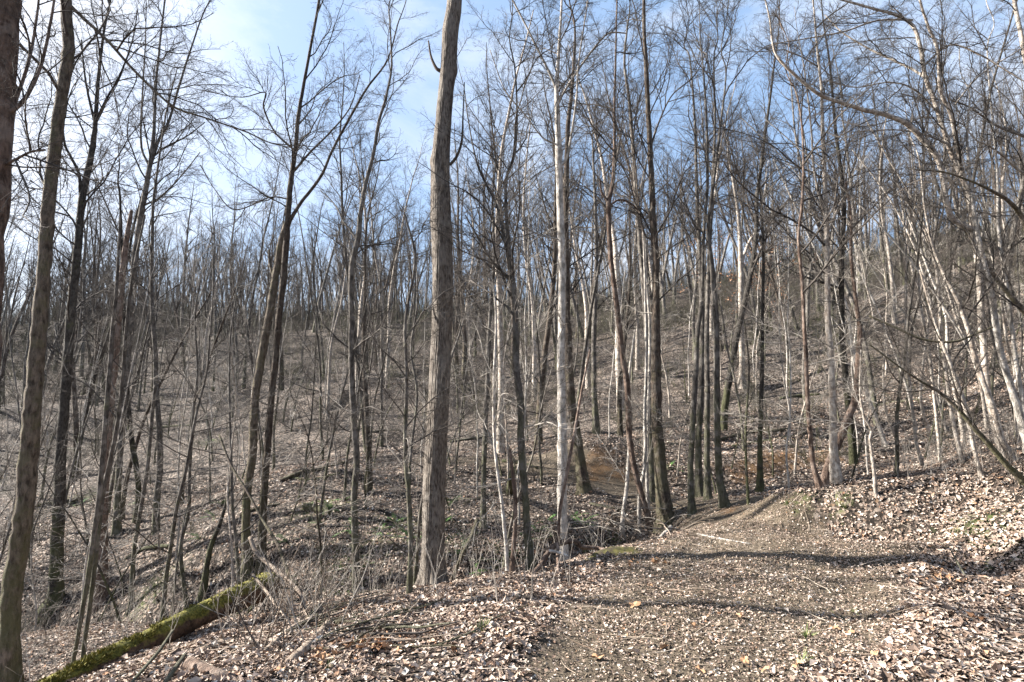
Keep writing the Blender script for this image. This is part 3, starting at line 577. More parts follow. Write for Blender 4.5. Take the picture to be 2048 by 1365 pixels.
T_('bare_tree', 'white barked trunk right of centre, pale and blotched, forking high up',
   [(1126, 1116, 20), (1125, 1024, 20), (1125, 921, 20), (1124, 819, 18), (1122, 716, 16), (1124, 641, 15), (1124, 513, 15), (1121, 436, 14), (1118, 333, 13), (1115, 231, 11), (1113, 180, 9), (1116, 128, 7), (1121, 51, 5), (1125, -20, 4)], 'pale', top=1.5, sides=14,
   limbs=[{'p': [(1114, 182, 7), (1100, 149, 6), (1080, 108, 5.5), (1049, 46, 4.5), (1023, -5, 4)], 'ext': 1, 'br': 9}, {'p': [(1116, 205, 6), (1147, 154, 5), (1188, 97, 4.5), (1218, 67, 4), (1254, 67, 3)], 'br': 9, 'dy': -.3},
          {'p': [(1120, 335, 7), (1136, 308, 6), (1152, 205, 5), (1157, 128, 4), (1172, 26, 3)], 'ext': 1, 'br': 9}, {'p': [(1114, 290, 5), (1085, 275, 4), (1050, 230, 3), (1010, 180, 3), (980, 100, 2)], 'br': 7},
          {'p': [(1122, 480, 4), (1085, 472, 4), (1060, 460, 3), (1040, 440, 2)], 'br': 4}], br=14, brt=(.5, 1), blen=2, pale_low=10)
T_('bare_tree', 'darker leaning trunk directly behind the white trunk', [(1167, 985, 22), (1157, 896, 19), (1144, 809, 17), (1139, 742, 16), (1136, 665, 14), (1134, 615, 13), (1133, 513, 13), (1131, 436, 12), (1136, 256, 9), (1144, 180, 7), (1150, 60, 4)], 'brown', top=2.5, br=16, brt=(.45, 1), blen=2.6)
T_('bare_tree', 'straight narrow trunk farther up the slope, right of the white trunk', [(1193, 865, 13), (1188, 768, 10), (1188, 665, 10), (1190, 615, 9), (1193, 513, 8), (1190, 400, 6), (1186, 300, 4)], 'grey', top=2, br=18, blen=3.5)
T_('bare_tree', 'strongly curved brown trunk with a dark knot at its fork, right of white trunk',
   [(1303, 1065, 13), (1290, 1014, 12), (1270, 942, 12), (1260, 886, 12), (1257, 819, 12), (1254, 768, 12), (1244, 706, 11), (1240, 660, 11), (1231, 590, 10), (1221, 513, 10), (1218, 450, 9), (1217, 410, 10), (1226, 359, 6), (1229, 282, 6), (1229, 205, 5), (1231, 128, 4), (1234, 0, 3)], 'red', top=2,
   limbs=[{'p': [(1218, 410, 6), (1210, 395, 6), (1203, 385, 5), (1200, 360, 3)], 'br': 1}, {'p': [(1219, 412, 5), (1239, 400, 5), (1265, 410, 4), (1290, 440, 3)], 'br': 4}], br=14, brt=(.6, 1), blen=2, pale_low=5)
T_('sapling', 'pale S curved stem in front of the curved brown trunk', [(1244, 1065, 9), (1246, 1030, 8), (1254, 973, 8), (1257, 921, 7), (1262, 840, 6), (1258, 760, 5), (1270, 660, 4)], 'pale', br=6, blen=1.2, protos=BRP)
T_('sapling', 'pale thin straight stem between the curved brown trunk and the stout brown tree', [(1280, 1060, 8), (1279, 998, 8), (1290, 921, 8), (1290, 819, 7), (1293, 716, 6), (1290, 560, 5), (1286, 450, 3)], 'pale', br=8, blen=1.5, protos=BRP)
T_('sapling', 'second pale thin stem against the left side of the stout brown tree', [(1297, 1030, 8), (1294, 950, 7), (1296, 819, 7), (1300, 665, 6), (1293, 560, 5), (1290, 470, 4)], 'pale', br=8, blen=1.5, protos=BRP)
T_('bare_tree', 'stout dark straight tree at the left edge of the bend',
   [(1334, 1044, 30), (1324, 973, 25), (1318, 896, 23), (1313, 819, 22), (1312, 742, 21), (1312, 665, 18), (1312, 615, 16), (1311, 513, 14), (1306, 436, 13), (1303, 359, 12), (1298, 256, 10), (1293, 154, 9), (1288, 51, 7), (1288, -30, 6)], 'brown', top=3, sides=14,
   limbs=[{'p': [(1305, 480, 5), (1290, 470, 5), (1280, 430, 4), (1272, 350, 4), (1262, 250, 3)], 'ext': 1, 'br': 8}, {'p': [(1299, 300, 5), (1320, 240, 4), (1345, 190, 3), (1390, 150, 3), (1420, 90, 2)], 'br': 8}], br=18, brt=(.4, 1), blen=2.4, pale_low=5)
T_('bare_tree', 'pale upright tree seen behind and left of the stout brown tree', [(1306, 1000, 12), (1299, 820, 12), (1291, 620, 11), (1280, 487, 9), (1272, 385, 8), (1265, 282, 7), (1259, 205, 6), (1249, 128, 5), (1254, 60, 4)], 'grey', Y=12, top=2, br=14, brt=(.4, 1), blen=2.2)
T_('bare_tree', 'leftmost of the cluster of slim trunks at the track bend', [(1384, 1029, 14), (1381, 947, 12), (1386, 844, 12), (1392, 742, 11), (1395, 665, 10), (1404, 600, 8), (1407, 480, 7), (1415, 359, 6), (1412, 220, 5), (1405, 120, 3)], 'grey', top=1.5, br=11, brt=(.45, 1), blen=2.0, elev=(.3, .8), pale_low=5)
T_('bare_tree', 'second slim trunk from the left in the cluster at the track bend', [(1399, 993, 16), (1397, 896, 13), (1402, 793, 12), (1405, 665, 11), (1400, 520, 9), (1394, 400, 7), (1390, 250, 5), (1380, 120, 3)], 'grey', top=1.5, br=11, brt=(.45, 1), blen=2.1, elev=(.3, .8))
T_('bare_tree', 'third slim trunk from the left in the cluster at the track bend', [(1416, 1000, 14), (1414, 896, 12), (1415, 793, 11), (1414, 665, 10), (1418, 520, 8), (1424, 400, 7), (1430, 250, 5), (1428, 120, 3)], 'grey', top=1.5, br=11, brt=(.45, 1), blen=2.1, elev=(.3, .8))
T_('bare_tree', 'rightmost slim trunk of the cluster, its lit foot nearest the track', [(1451, 1016, 19), (1440, 962, 15), (1435, 870, 14), (1434, 768, 13), (1433, 665, 12), (1429, 585, 12), (1422, 513, 9), (1416, 462, 8), (1425, 380, 7), (1440, 260, 5), (1452, 150, 3)], 'grey', top=1.5, br=11, brt=(.45, 1), blen=2.1, elev=(.3, .8), pale_low=5)
T_('sapling', 'very thin dark stem just right of the cluster at the bend', [(1497, 1009, 6), (1492, 921, 5), (1492, 844, 5), (1498, 740, 4), (1490, 650, 3)], 'dark', br=6, blen=1.2)
T_('bare_tree', 'slim nearly black trunk with a mossy foot, right of the cluster', [(1521, 983, 13), (1520, 896, 10), (1522, 819, 9), (1525, 716, 8), (1525, 641, 7), (1527, 513, 6), (1522, 400, 4)], 'dark', top=1.5, br=14, brt=(.4, 1), blen=2)
T_('bare_tree', 'pale forked tree standing alone up the slope at right of centre', [(1485, 775, 14), (1484, 716, 11), (1482, 615, 11), (1482, 538, 11), (1479, 462, 8), (1474, 410, 6), (1460, 330, 4)], 'right', top=2,
   limbs=[{'p': [(1482, 530, 8), (1497, 487, 7), (1517, 451, 5), (1530, 380, 3)], 'ext': 1.5, 'br': 7}], br=14, brt=(.45, 1), blen=4)
T_('bare_tree', 'slim curved trunk at the left end of the bank right of the track', [(1640, 978, 14), (1627, 932, 11), (1620, 870, 10), (1615, 793, 9), (1612, 716, 9), (1609, 667, 8), (1604, 564, 7), (1597, 477, 6), (1604, 410, 6), (1607, 333, 5), (1604, 256, 4), (1594, 190, 3)], 'red', top=1.5, br=14, brt=(.4, 1), blen=2, pale_low=4)
T_('snag', 'reddish trunk leaning right from the bank, broken pale at its top', [(1650, 970, 18), (1661, 921, 17), (1681, 875, 17), (1697, 834, 16), (1712, 793, 14), (1717, 716, 12), (1720, 665, 10), (1712, 600, 8), (1702, 513, 7), (1702, 436, 6), (1692, 369, 5)], 'red', br=6, brt=(.5, 1), blen=1.2, broken=True)
T_('bare_tree', 'straight banded trunk behind the leaning reddish one on the bank', [(1674, 962, 21), (1667, 896, 17), (1666, 819, 16), (1662, 716, 14), (1657, 655, 13), (1655, 564, 12), (1653, 462, 11), (1651, 385, 9), (1646, 282, 8), (1643, 180, 6), (1635, 103, 5), (1628, 20, 3)], 'right', top=2,
   limbs=[{'p': [(1652, 440, 6), (1638, 390, 5), (1627, 333, 5), (1622, 250, 4), (1610, 150, 3)], 'ext': 1, 'br': 8}, {'p': [(1654, 470, 4), (1670, 430, 4), (1690, 390, 3), (1730, 350, 2)], 'br': 5}], br=18, brt=(.35, 1), blen=2.4, pale_low=6)
T_('sapling', 'crooked pale sapling on the bank right of the leaning reddish trunk', [(1753, 995, 8), (1745, 921, 7), (1740, 880, 6), (1742, 860, 6), (1727, 829, 5), (1720, 780, 4), (1722, 700, 3)], 'right', br=7, blen=1.1, protos=BRP)
T_('bare_tree', 'thin pale leaning stem on the right bank, left of several', [(1846, 937, 9), (1833, 886, 8), (1825, 819, 7), (1817, 742, 7), (1812, 675, 6), (1812, 590, 6), (1810, 477, 5), (1800, 380, 3)], 'right', top=1, br=14, brt=(.3, 1), blen=1.6)
T_('bare_tree', 'thin pale stem on the right bank, second from the left there', [(1881, 927, 7), (1876, 870, 7), (1866, 768, 7), (1856, 691, 6), (1840, 600, 5), (1835, 480, 3)], 'right', top=1, br=12, blen=1.5)
T_('bare_tree', 'slim pale curved stem on the right bank, arching left higher up', [(1925, 927, 11), (1912, 870, 10), (1902, 819, 9), (1892, 742, 9), (1883, 670, 8), (1876, 564, 7), (1866, 513, 6), (1845, 450, 4), (1810, 400, 3)], 'right', br=14, brt=(.4, 1), blen=1.6)
T_('bare_tree', 'slim pale stem bowing left, third from the right edge of the photo', [(1963, 957, 10), (1948, 896, 10), (1938, 844, 9), (1922, 793, 9), (1902, 732, 8), (1886, 690, 7), (1862, 620, 5), (1840, 540, 4)], 'right', br=12, brt=(.4, 1), blen=1.6)
T_('leaning_tree', 'mossy trunk at the right edge leaning far left over the bank, low and sweeping', [(2052, 970, 18), (2015, 932, 15), (1979, 891, 13), (1938, 844, 11), (1912, 814, 9), (1876, 783, 7), (1840, 762, 5), (1800, 735, 4), (1740, 690, 3)], 'green', br=14, brt=(.3, 1), blen=1.4, elev=(.3, 1))
T_('bare_tree', 'smooth grey trunk near the right edge bowing left to mid height', [(2030, 927, 16), (1999, 870, 14), (1984, 809, 13), (1968, 768, 12), (1948, 706, 11), (1938, 665, 10), (1917, 605, 9), (1892, 554, 8), (1868, 500, 6), (1850, 420, 4), (1840, 330, 3)], 'right', top=1, br=14, brt=(.4, 1), blen=1.8)
T_('bare_tree', 'main tree at right, its curved trunk arching left to the top edge',
   [(2008, 915, 18), (1992, 860, 16), (1975, 780, 15), (1968, 700, 15), (1963, 641, 15), (1958, 538, 15), (1948, 462, 15), (1938, 390, 13), (1922, 349, 12), (1907, 318, 11), (1886, 256, 10), (1866, 195, 10), (1851, 154, 10), (1840, 92, 9), (1825, 51, 8), (1790, 30, 7), (1748, 18, 6), (1666, -5, 4)], 'right', sides=14,
   limbs=[{'p': [(1948, 462, 13), (1927, 451, 12), (1900, 430, 12), (1886, 359, 12), (1876, 318, 12), (1845, 277, 13), (1810, 246, 12), (1774, 231, 11), (1727, 220, 10), (1681, 205, 9), (1640, 190, 8), (1594, 154, 7), (1558, 118, 6), (1545, 87, 5), (1540, 41, 4), (1528, -10, 3)], 'dy': -.12, 'br': 20},
          {'p': [(1930, 365, 9), (1917, 308, 9), (1902, 231, 8), (1881, 180, 8), (1876, 103, 7), (1856, 51, 6), (1840, 0, 5)], 'ext': 1.5, 'br': 12},
          {'p': [(1856, 159, 6), (1820, 136, 5.5), (1774, 115, 5), (1727, 92, 4), (1681, 62, 3), (1650, 30, 2)], 'br': 9}, {'p': [(1825, 40, 5), (1770, 40, 4.5), (1738, 46, 4), (1686, 64, 4), (1615, 77, 3), (1548, 88, 2)], 'br': 9},
          {'p': [(1875, 225, 5), (1830, 180, 4), (1780, 165, 3), (1710, 175, 3), (1650, 160, 2)], 'br': 8}, {'p': [(1900, 290, 5), (1850, 270, 4), (1790, 260, 3), (1700, 265, 2)], 'br': 6},
          {'p': [(1910, 210, 4), (1950, 160, 4), (1990, 130, 3), (2040, 100, 3)], 'br': 6, 'ext': 1}, {'p': [(1850, 130, 5), (1900, 90, 4), (1960, 110, 4), (2010, 140, 3), (2060, 170, 3)], 'br': 8}], br=18, brt=(.5, 1), blen=1.8)
T_('bare_tree', 'thick pale banded trunk entering from the right edge beside the arching tree', [(2062, 905, 22), (2048, 860, 19), (2025, 783, 17), (2004, 716, 15), (1992, 650, 14), (1984, 590, 13), (1969, 528, 12), (1956, 472, 10), (1945, 400, 8), (1935, 300, 6)], 'pale', top=1.5, br=12, brt=(.5, 1), blen=1.6)
T_('bare_tree', 'slim pale trunk close to the right edge, nearly upright', [(2060, 880, 12), (2035, 742, 10), (2025, 665, 10), (2015, 590, 9), (2004, 513, 8), (1997, 451, 7), (1995, 350, 5), (1985, 240, 4), (1975, 100, 3)], 'pale', top=1.5, br=14, brt=(.35, 1), blen=1.8)
T_('leaning_tree', 'moss streaked tree leaning in from beyond the right edge with two low limbs', [(2230, 760, 26), (2150, 690, 22), (2095, 655, 18), (2048, 622, 15), (2015, 585, 12), (1984, 544, 9), (1950, 490, 6), (1915, 440, 4)], 'green', Y=7.5,
   limbs=[{'p': [(2110, 660, 15), (2080, 540, 14), (2050, 446, 12), (2020, 405, 9), (1989, 385, 7), (1950, 366, 5), (1890, 345, 4), (1830, 340, 3)], 'br': 10}], br=10, brt=(.4, 1), blen=1.6)
for k in range(10):
    u = 1775 + k * 29 + rng.normal(0, 6); v = rng.uniform(850, 935) - (2048 - u) * .04; ww = rng.uniform(5, 10); ln = rng.uniform(.12, .62); p_ = [(u, v, ww)]; h_ = rng.uniform(420, 700)
    for j in range(1, 7): f_ = j / 6; p_.append((u - ln * h_ * f_ * (.5 + (.3 + .5 * (k % 3)) * f_) + rng.normal(0, 7), v - h_ * f_, max(ww * (1 - .75 * f_), 2)))
    T_('sapling', ('pale', 'tan')[k % 2] + ' stem leaning left on the right bank, number %s from the left' % ['one', 'two', 'three', 'four', 'five', 'six', 'seven', 'eight', 'nine', 'ten', 'eleven', 'twelve', 'thirteen', 'fourteen', 'fifteen', 'sixteen'][k], p_, ('pale', 'right')[k % 2], br=5, brt=(.3, 1), blen=1.2, elev=(.6, 1.3), protos=BRP if k % 2 else BR, group='slim stems leaning over the right bank')
# extra unseen-foot tree just right of frame whose twigs fill the upper right corner
T_('bare_tree', 'tree beyond the right edge whose dark twigs fill the upper right corner', [(2190, 1000, 26), (2170, 700, 22), (2120, 400, 18), (2070, 200, 14), (2040, 60, 10), (2020, -60, 7)], 'right', Y=8, top=2,
   limbs=[{'p': [(2095, 290, 8), (2040, 270, 6), (1990, 250, 5), (1940, 215, 4), (1900, 200, 3)], 'br': 9}, {'p': [(2120, 400, 7), (2050, 350, 6), (1990, 300, 4), (1950, 280, 3)], 'br': 7}], br=16, brt=(.45, 1), blen=2.2)

# ------------------------------------------------------------------ more of the wood: individuals made from shared shapes
def tree_proto(H, r0, lean, crown0, n1=20, dens=1, wob=.06, tw=M['twig'], bk='grey', single=False, L1=.26, ang=(.5, 1.0), kink=.05):
    n0 = 14; d = np.array([lean, rng.normal(0, .04), 1.0]); d /= np.linalg.norm(d); P = [np.zeros(3)]; b = rng.normal(0, .012, 3)
    P[0][2] = -.3
    for k in range(n0 - 1):
        d = d + rng.normal(0, kink, 3) * [1, 1, .1] + b + np.array([0, 0, .05]); d /= np.linalg.norm(d); P.append(P[-1] + d * H / (n0 - 1))
    P = np.array(P); Rr = r0 * np.concatenate([[1.35], np.linspace(1, .12, n0 - 1)])
    Q, Rq = smooth_path(P, Rr, 30)
    mt = MB(); mt.tubes(Q, Rq, 8)
    mc = mt if single else MB(); mi = 1 if single else 0
    Q0, R0 = Q[None], Rq[None]
    P1, R1, l1 = grow(Q0, R0, n1, crown0, .99, ang, H * L1, .5, 7, wob * 1.6, .04, .004, .55); mc.tubes(P1, R1, 5, m=mi)
    P2, R2, l2 = grow(P1, R1, int(10 * dens), .15, 1, (.45, .95), l1 * .5, .6, 5, .13, .05, .003); mc.tubes(P2, R2, 4, m=mi)
    P3, R3, l3 = grow(P2, R2, int(6 * dens), .15, 1, (.4, .9), l2 * .5, .75, 3, .15, .04, .0025); mc.tubes(P3, R3, 3, m=mi)
    if dens >= 1:
        P4, R4, l4 = grow(P3, R3, 2, .3, 1, (.4, .9), l3 * .55, .8, 3, .15, .03, .002); mc.tubes(P4, R4, 3, m=mi)
    if single: return mt.mesh('bare_tree', [M[bk], tw])
    cm = mc.mesh('crown', tw); cm['H'] = float(H); return mt.mesh('trunk', M[bk]), cm
kinds = ['grey', 'brown', 'right', 'grey', 'dark', 'grey', 'brown', 'dark']
MID = [tree_proto(rng.uniform(13, 19), rng.uniform(.075, .135), rng.normal(0, .05), rng.uniform(.3, .5), bk=kinds[i], L1=rng.uniform(.17, .27), ang=(.35, .85) if i % 2 else (.5, 1.1), n1=20) for i in range(8)]
SAP = [tree_proto(rng.uniform(4, 7.5), rng.uniform(.02, .036), rng.normal(0, .05), .2, n1=14, dens=.75, bk=['pale', 'grey', 'right', 'grey', 'dark', 'grey'][i], tw=M['twig_pale'] if i % 2 == 0 else M['twig'], L1=.24, kink=.065, ang=(.7, 1.35)) for i in range(6)]
FAR = [tree_proto(rng.uniform(14, 19), rng.uniform(.11, .17), rng.normal(0, .03), rng.uniform(.3, .5), n1=16, dens=.85, bk=['grey', 'brown', 'grey', 'brown', 'grey'][i], single=True, L1=.2, ang=(.35, .8)) for i in range(5)]
def free(x, y, dmin):
    return all((x - a) ** 2 + (y - b) ** 2 > dmin * dmin for a, b in SPOTS)
def sun_lane(x, y):
    """ground whose trees would shade the open track in the foreground"""
    return x < 0 and x > -15 and y - (-x) * .23 < 6.9
def spot(y0, y1, half, dmin, lanes=True, xoff=0):
    for _ in range(200):
        y = math.sqrt(rng.uniform(y0 * y0, y1 * y1)); x = rng.uniform(-half, half) * y
        if lanes and sun_lane(x, y): continue
        if float(road_w(np.array([x]), np.array([y]))[0]) > .05: continue
        if free(x, y, dmin): SPOTS.append((x, y)); return x, y
    return None

LM = [(20, 'far left trunks'), (118, 'straight dark left trunk'), (225, 'broken grey snag'), (285, 'V forked grey tree'), (380, 'crooked log sapling'), (550, 'leaning dark pair'), (706, 'slender wavy tree'), (815, 'pale twin stem'), (877, 'biggest ridged trunk'),
      (972, 'thin straight tree'), (1038, 'curving grey tree'), (1124, 'white barked trunk'), (1190, 'narrow slope trunk'), (1250, 'curved brown trunk'), (1315, 'stout brown tree'), (1400, 'cluster at the bend'), (1484, 'pale forked slope tree'), (1523, 'nearly black trunk'),
      (1612, 'slim curved bank trunk'), (1662, 'straight banded trunk'), (1735, 'crooked pale sapling'), (1820, 'pale leaning bank stems'), (1900, 'arching bank stems'), (1965, 'main arching tree'), (2020, 'right edge trunks')]
AUTO = {}
PROTO_H = {}
def crown_fit(x, y, tall):
    u = CU + F_PX * x / y
    vt = float(np.interp(u, [-200, 0, 300, 620, 900, 1100, 1400, 2048], [330, 370, 420, 400, 310, 220, 250, 170])) + rng.normal(0, 60) - tall
    return float(unproj(u, max(vt, -300), y)[0][2]) - gz(x, y)
def auto(o, what, y0, y1):
    x, y, z = o.location; u = CU + F_PX * x / y; i = int(np.argmin([abs(u - a) for a, _ in LM])); d = u - LM[i][0]
    where = ('behind' if abs(d) < 14 else 'just right of' if d > 0 else 'just left of') + ' the ' + LM[i][1]
    AUTO.setdefault((what, where), []).append((y, o))
NUM = ['nearest', 'second', 'third', 'fourth', 'fifth', 'sixth', 'seventh', 'eighth', 'ninth', 'tenth', 'eleventh', 'twelfth']
def finish_labels():
    for (what, where), L_ in AUTO.items():
        L_.sort(key=lambda q: q[0])
        for i, (y, o) in enumerate(L_):
            if len(L_) == 1: o['label'] = what + ' ' + where
            elif i == len(L_) - 1: o['label'] = 'farthest ' + what + ' ' + where
            else: o['label'] = ('nearest ' if i == 0 else NUM[i] + ' nearest ') + what + ' ' + where
def place2(protos, n, y0, y1, half, dmin, name, labels, group, s0=.75, s1=1.15, tint=('',)):
    for k in range(n):
        s = spot(y0, y1, half, dmin)
        if not s: continue
        i = int(rng.integers(len(protos))); x, y = s
        e = empty(name, (x, y, gz(x, y))); e.rotation_euler = (0, 0, rng.uniform(0, 6.28)); q = rng.uniform(s0, s1)
        if protos is MID and y > 15: q = min(max(crown_fit(x, y, 260 if rng.uniform() < .12 else 0) / protos[i][1]['H'], .42), 1.25)
        e.scale = (q, q, q)
        tag(e, 'x', 'tree', group); auto(e, tint[i % len(tint)] + ' ' + labels[0 if y < (y0 + y1) * .5 else 1], y0, y1)
        link('trunk', protos[i][0], e); link('crown', protos[i][1], e)
place2(SAP, 85, 8.2, 15, .95, .55, 'sapling', ['thin sapling in the hollow', 'sapling across the hollow'], 'thin bare saplings of the wood', .6, 1.1, ['pale', 'grey', 'tan', 'grey', 'dark', 'grey'])
place2(SAP, 115, 15, 34, .95, .6, 'sapling', ['sapling low on the slope', 'sapling up the slope'], 'thin bare saplings of the wood', .8, 1.4, ['pale', 'grey', 'tan', 'grey', 'dark', 'grey'])
place2(MID, 22, 11.5, 17, 1.0, .9, 'bare_tree', ['slim tree in the hollow', 'slim tree at the slope foot'], 'slim bare trees of the wood', .55, .85, ['grey', 'brown', 'tan', 'grey', 'dark', 'grey', 'brown', 'dark'])
place2(MID, 105, 17, 45, 1.0, 1.1, 'bare_tree', ['tree low on the slope', 'tree up the slope'], 'bare trees on the wooded slope', .7, 1.1, ['grey', 'brown', 'tan', 'grey', 'dark', 'grey', 'brown', 'dark'])
farobj = []
for k in range(110):
    s = spot(42, 78, 1.0, 1.5)
    if not s: continue
    x, y = s; o = link('bare_tree', FAR[k % 5]); o.location = (x, y, gz(x, y)); o.rotation_euler = (0, 0, rng.uniform(0, 6.28)); q = min(max(crown_fit(x, y, 0) / 16.5, .5), 1.2); o.scale = (q, q, q)
    tag(o, 'x', 'tree', 'far bare trees near the ridge'); auto(o, ['grey', 'brown', 'grey', 'brown', 'grey'][k % 5] + ' far ridge tree', 42, 78); farobj.append(o)

finish_labels()
def gn_scatter(name, pts, rots, scl, objs, label, cat):
    me = bpy.data.meshes.new(name); me.vertices.add(len(pts)); me.vertices.foreach_set('co', np.asarray(pts, np.float32).ravel())
    a = me.attributes.new('rot', 'FLOAT_VECTOR', 'POINT'); a.data.foreach_set('vector', np.asarray(rots, np.float32).ravel())
    a = me.attributes.new('scl', 'FLOAT', 'POINT'); a.data.foreach_set('value', np.asarray(scl, np.float32))
    a = me.attributes.new('pick', 'INT', 'POINT'); a.data.foreach_set('value', rng.integers(0, len(objs), len(pts)).astype(np.int32))
    o = link(name, me); tag(o, label, cat, kind='stuff')
    ng = bpy.data.node_groups.new(name, 'GeometryNodeTree')
    ng.interface.new_socket('Geometry', in_out='INPUT', socket_type='NodeSocketGeometry'); ng.interface.new_socket('Geometry', in_out='OUTPUT', socket_type='NodeSocketGeometry')
    gi = ng.nodes.new('NodeGroupInput'); go = ng.nodes.new('NodeGroupOutput'); ip = ng.nodes.new('GeometryNodeInstanceOnPoints'); jn = ng.nodes.new('GeometryNodeJoinGeometry')
    for ob in objs:
        oi = ng.nodes.new('GeometryNodeObjectInfo'); oi.inputs['Object'].default_value = ob; oi.inputs['As Instance'].default_value = True; oi.transform_space = 'ORIGINAL'
        ng.links.new(oi.outputs['Geometry'], jn.inputs[0])
    ip.inputs['Pick Instance'].default_value = True
    for nm, ty, sock in (('pick', 'INT', 'Instance Index'), ('rot', 'FLOAT_VECTOR', 'Rotation'), ('scl', 'FLOAT', 'Scale')):
        at = ng.nodes.new('GeometryNodeInputNamedAttribute'); at.data_type = ty; at.inputs['Name'].default_value = nm
        ng.links.new(at.outputs['Attribute'], ip.inputs[sock])
    ng.links.new(gi.outputs[0], ip.inputs['Points']); ng.links.new(jn.outputs[0], ip.inputs['Instance']); ng.links.new(ip.outputs[0], go.inputs[0])
    md = o.modifiers.new('scatter', 'NODES'); md.node_group = ng
    return o
def many(n, y0, y1, half, ok=lambda x, y: True):
    y = np.sqrt(rng.uniform(y0 * y0, y1 * y1, n)); x = rng.uniform(-half, half, n) * y; return x, y
x, y = many(1900, 72, 180, 1.05)
# woods to either side and behind, outside the frame
xs = rng.uniform(-70, 70, 420); ys = rng.uniform(-50, 60, 420)
out = (np.abs(xs) > 1.05 * np.maximum(ys, 0) + 5) & (np.hypot(xs, ys) > 9) & ~((xs < 0) & (xs > -34) & (ys + xs * .23 < 6.5) & (ys + xs * .23 > -2.5)) & (road_w(xs, ys) < .05)
x = np.concatenate([x, xs[out]]); y = np.concatenate([y, ys[out]]); n = len(x)
gn_scatter('far_wood', np.stack([x, y, ground(x, y)], -1), np.stack([rng.normal(0, .03, n), rng.normal(0, .03, n), rng.uniform(0, 6.28, n)], -1), rng.uniform(.7, 1.1, n), farobj[:5],
           'mass of far bare trees along the ridge and deeper in the wood', 'woodland')

# ------------------------------------------------------------------ shrubs
def shrub_proto(h, n, mat, spread=.5):
    m = MB(); P = np.zeros((1, 4, 3)); P[0, :, 2] = np.linspace(-.08, .02, 4); Rr = np.full((1, 4), .008)
    P1, R1, l1 = grow(P, Rr, n, .3, 1, (.1, spread + .3), h, .8, 7, .12, .06, .004, 0); m.tubes(P1, R1 * .8, 4)
    P2, R2, l2 = grow(P1, R1, 6, .2, 1, (.4, 1.0), l1 * .45, .6, 4, .16, .03, .0025); m.tubes(P2, R2, 3)
    P3, R3, l3 = grow(P2, R2, 4, .2, 1, (.4, 1.0), l2 * .5, .7, 3, .16, .0, .002); m.tubes(P3, R3, 3)
    return m.mesh('shrub', mat)
SH = [shrub_proto(rng.uniform(.8, 1.7), 5 + i, [M['twig'], M['dark'], M['twig']][i % 3], .5 + .1 * i) for i in range(5)]
shobj = []
def near_lm(u, v):
    i = int(np.argmin([abs(u - a) for a, _ in LM])); d = u - LM[i][0]
    return ('in line with' if abs(d) < 8 else 'right of' if d > 0 else 'left of') + ' the ' + LM[i][1] + (', low in the photo' if v > 1100 else ', high in the photo' if v < 960 else '')
for i, (u, v) in enumerate([(1300, 1085), (640, 1180), (560, 1235), (950, 1120), (1010, 1000), (1640, 840), (1800, 850), (1960, 900), (2010, 960), (1730, 900), (420, 1160), (330, 1230), (250, 1180), (90, 1290), (1120, 960), (760, 1020), (1880, 930), (2035, 1010)]):
    p = hit(u, v); o = link('shrub', SH[i % 5]); o.location = tuple(p); q = rng.uniform(.55, .95); o.scale = (q, q, q); o.rotation_euler = (0, 0, rng.uniform(0, 6.28))
    tag(o, ['small', 'low', 'loose', 'wide', 'dense'][i % 5] + ' leafless shrub ' + near_lm(u, v), 'shrub', 'leafless shrubs of the understory'); shobj.append(o)
x, y = many(9500, 8.8, 110, 1.0); k = ((y > 11) | (x < -1)) & (road_w(x, y) < .05) & (rng.uniform(0, 1, len(x)) < .2 + .4 * (vnoise(x * .12, y * .12, 41) > -.1) + .25 * (x > .35 * y))
x, y = x[k], y[k]; n = len(x)
gn_scatter('undergrowth', np.stack([x, y, ground(x, y)], -1), np.stack([rng.normal(0, .15, n), rng.normal(0, .15, n), rng.uniform(0, 6.28, n)], -1), rng.uniform(.6, 1.4, n) * (1 + np.clip((y - 20) / 40, 0, 1.3)) * np.where(y < 12, .6, 1), shobj[:5],
           'haze of leafless brush covering the slope between the trunks', 'undergrowth')
# beech keeping its orange leaves
p = hit(1508, 690)
e = tag(empty('beech_tree', tuple(p)), 'small tree still holding orange brown leaves, up the slope right of centre', 'tree')
a = link('trunk', SAP[1][0], e); b = link('crown', SAP[1][1], e); e.scale = (1.25,) * 3
n = 1100; cc = rng.normal(0, 1, (60, 3)) * [1.0, 1.0, .95] + [0, 0, 3.3]; c = cc[rng.integers(0, 60, n)] + rng.normal(0, .14, (n, 3)); m = MB()
q = rng.normal(size=(n, 3)); q /= np.linalg.norm(q, axis=1, keepdims=True); s = np.cross(q, rng.normal(size=(n, 3))); s /= np.linalg.norm(s, axis=1, keepdims=True); sz = .042
V = np.stack([c - q * sz, c + s * sz * .6, c + q * sz, c - s * sz * .6], 1); m.add(V, q=np.arange(n * 4).reshape(-1, 4))
tag(link('foliage', m.mesh('foliage', M['leaf_tan'], smooth=False), e), 'orange brown dead leaves', kind='stuff')

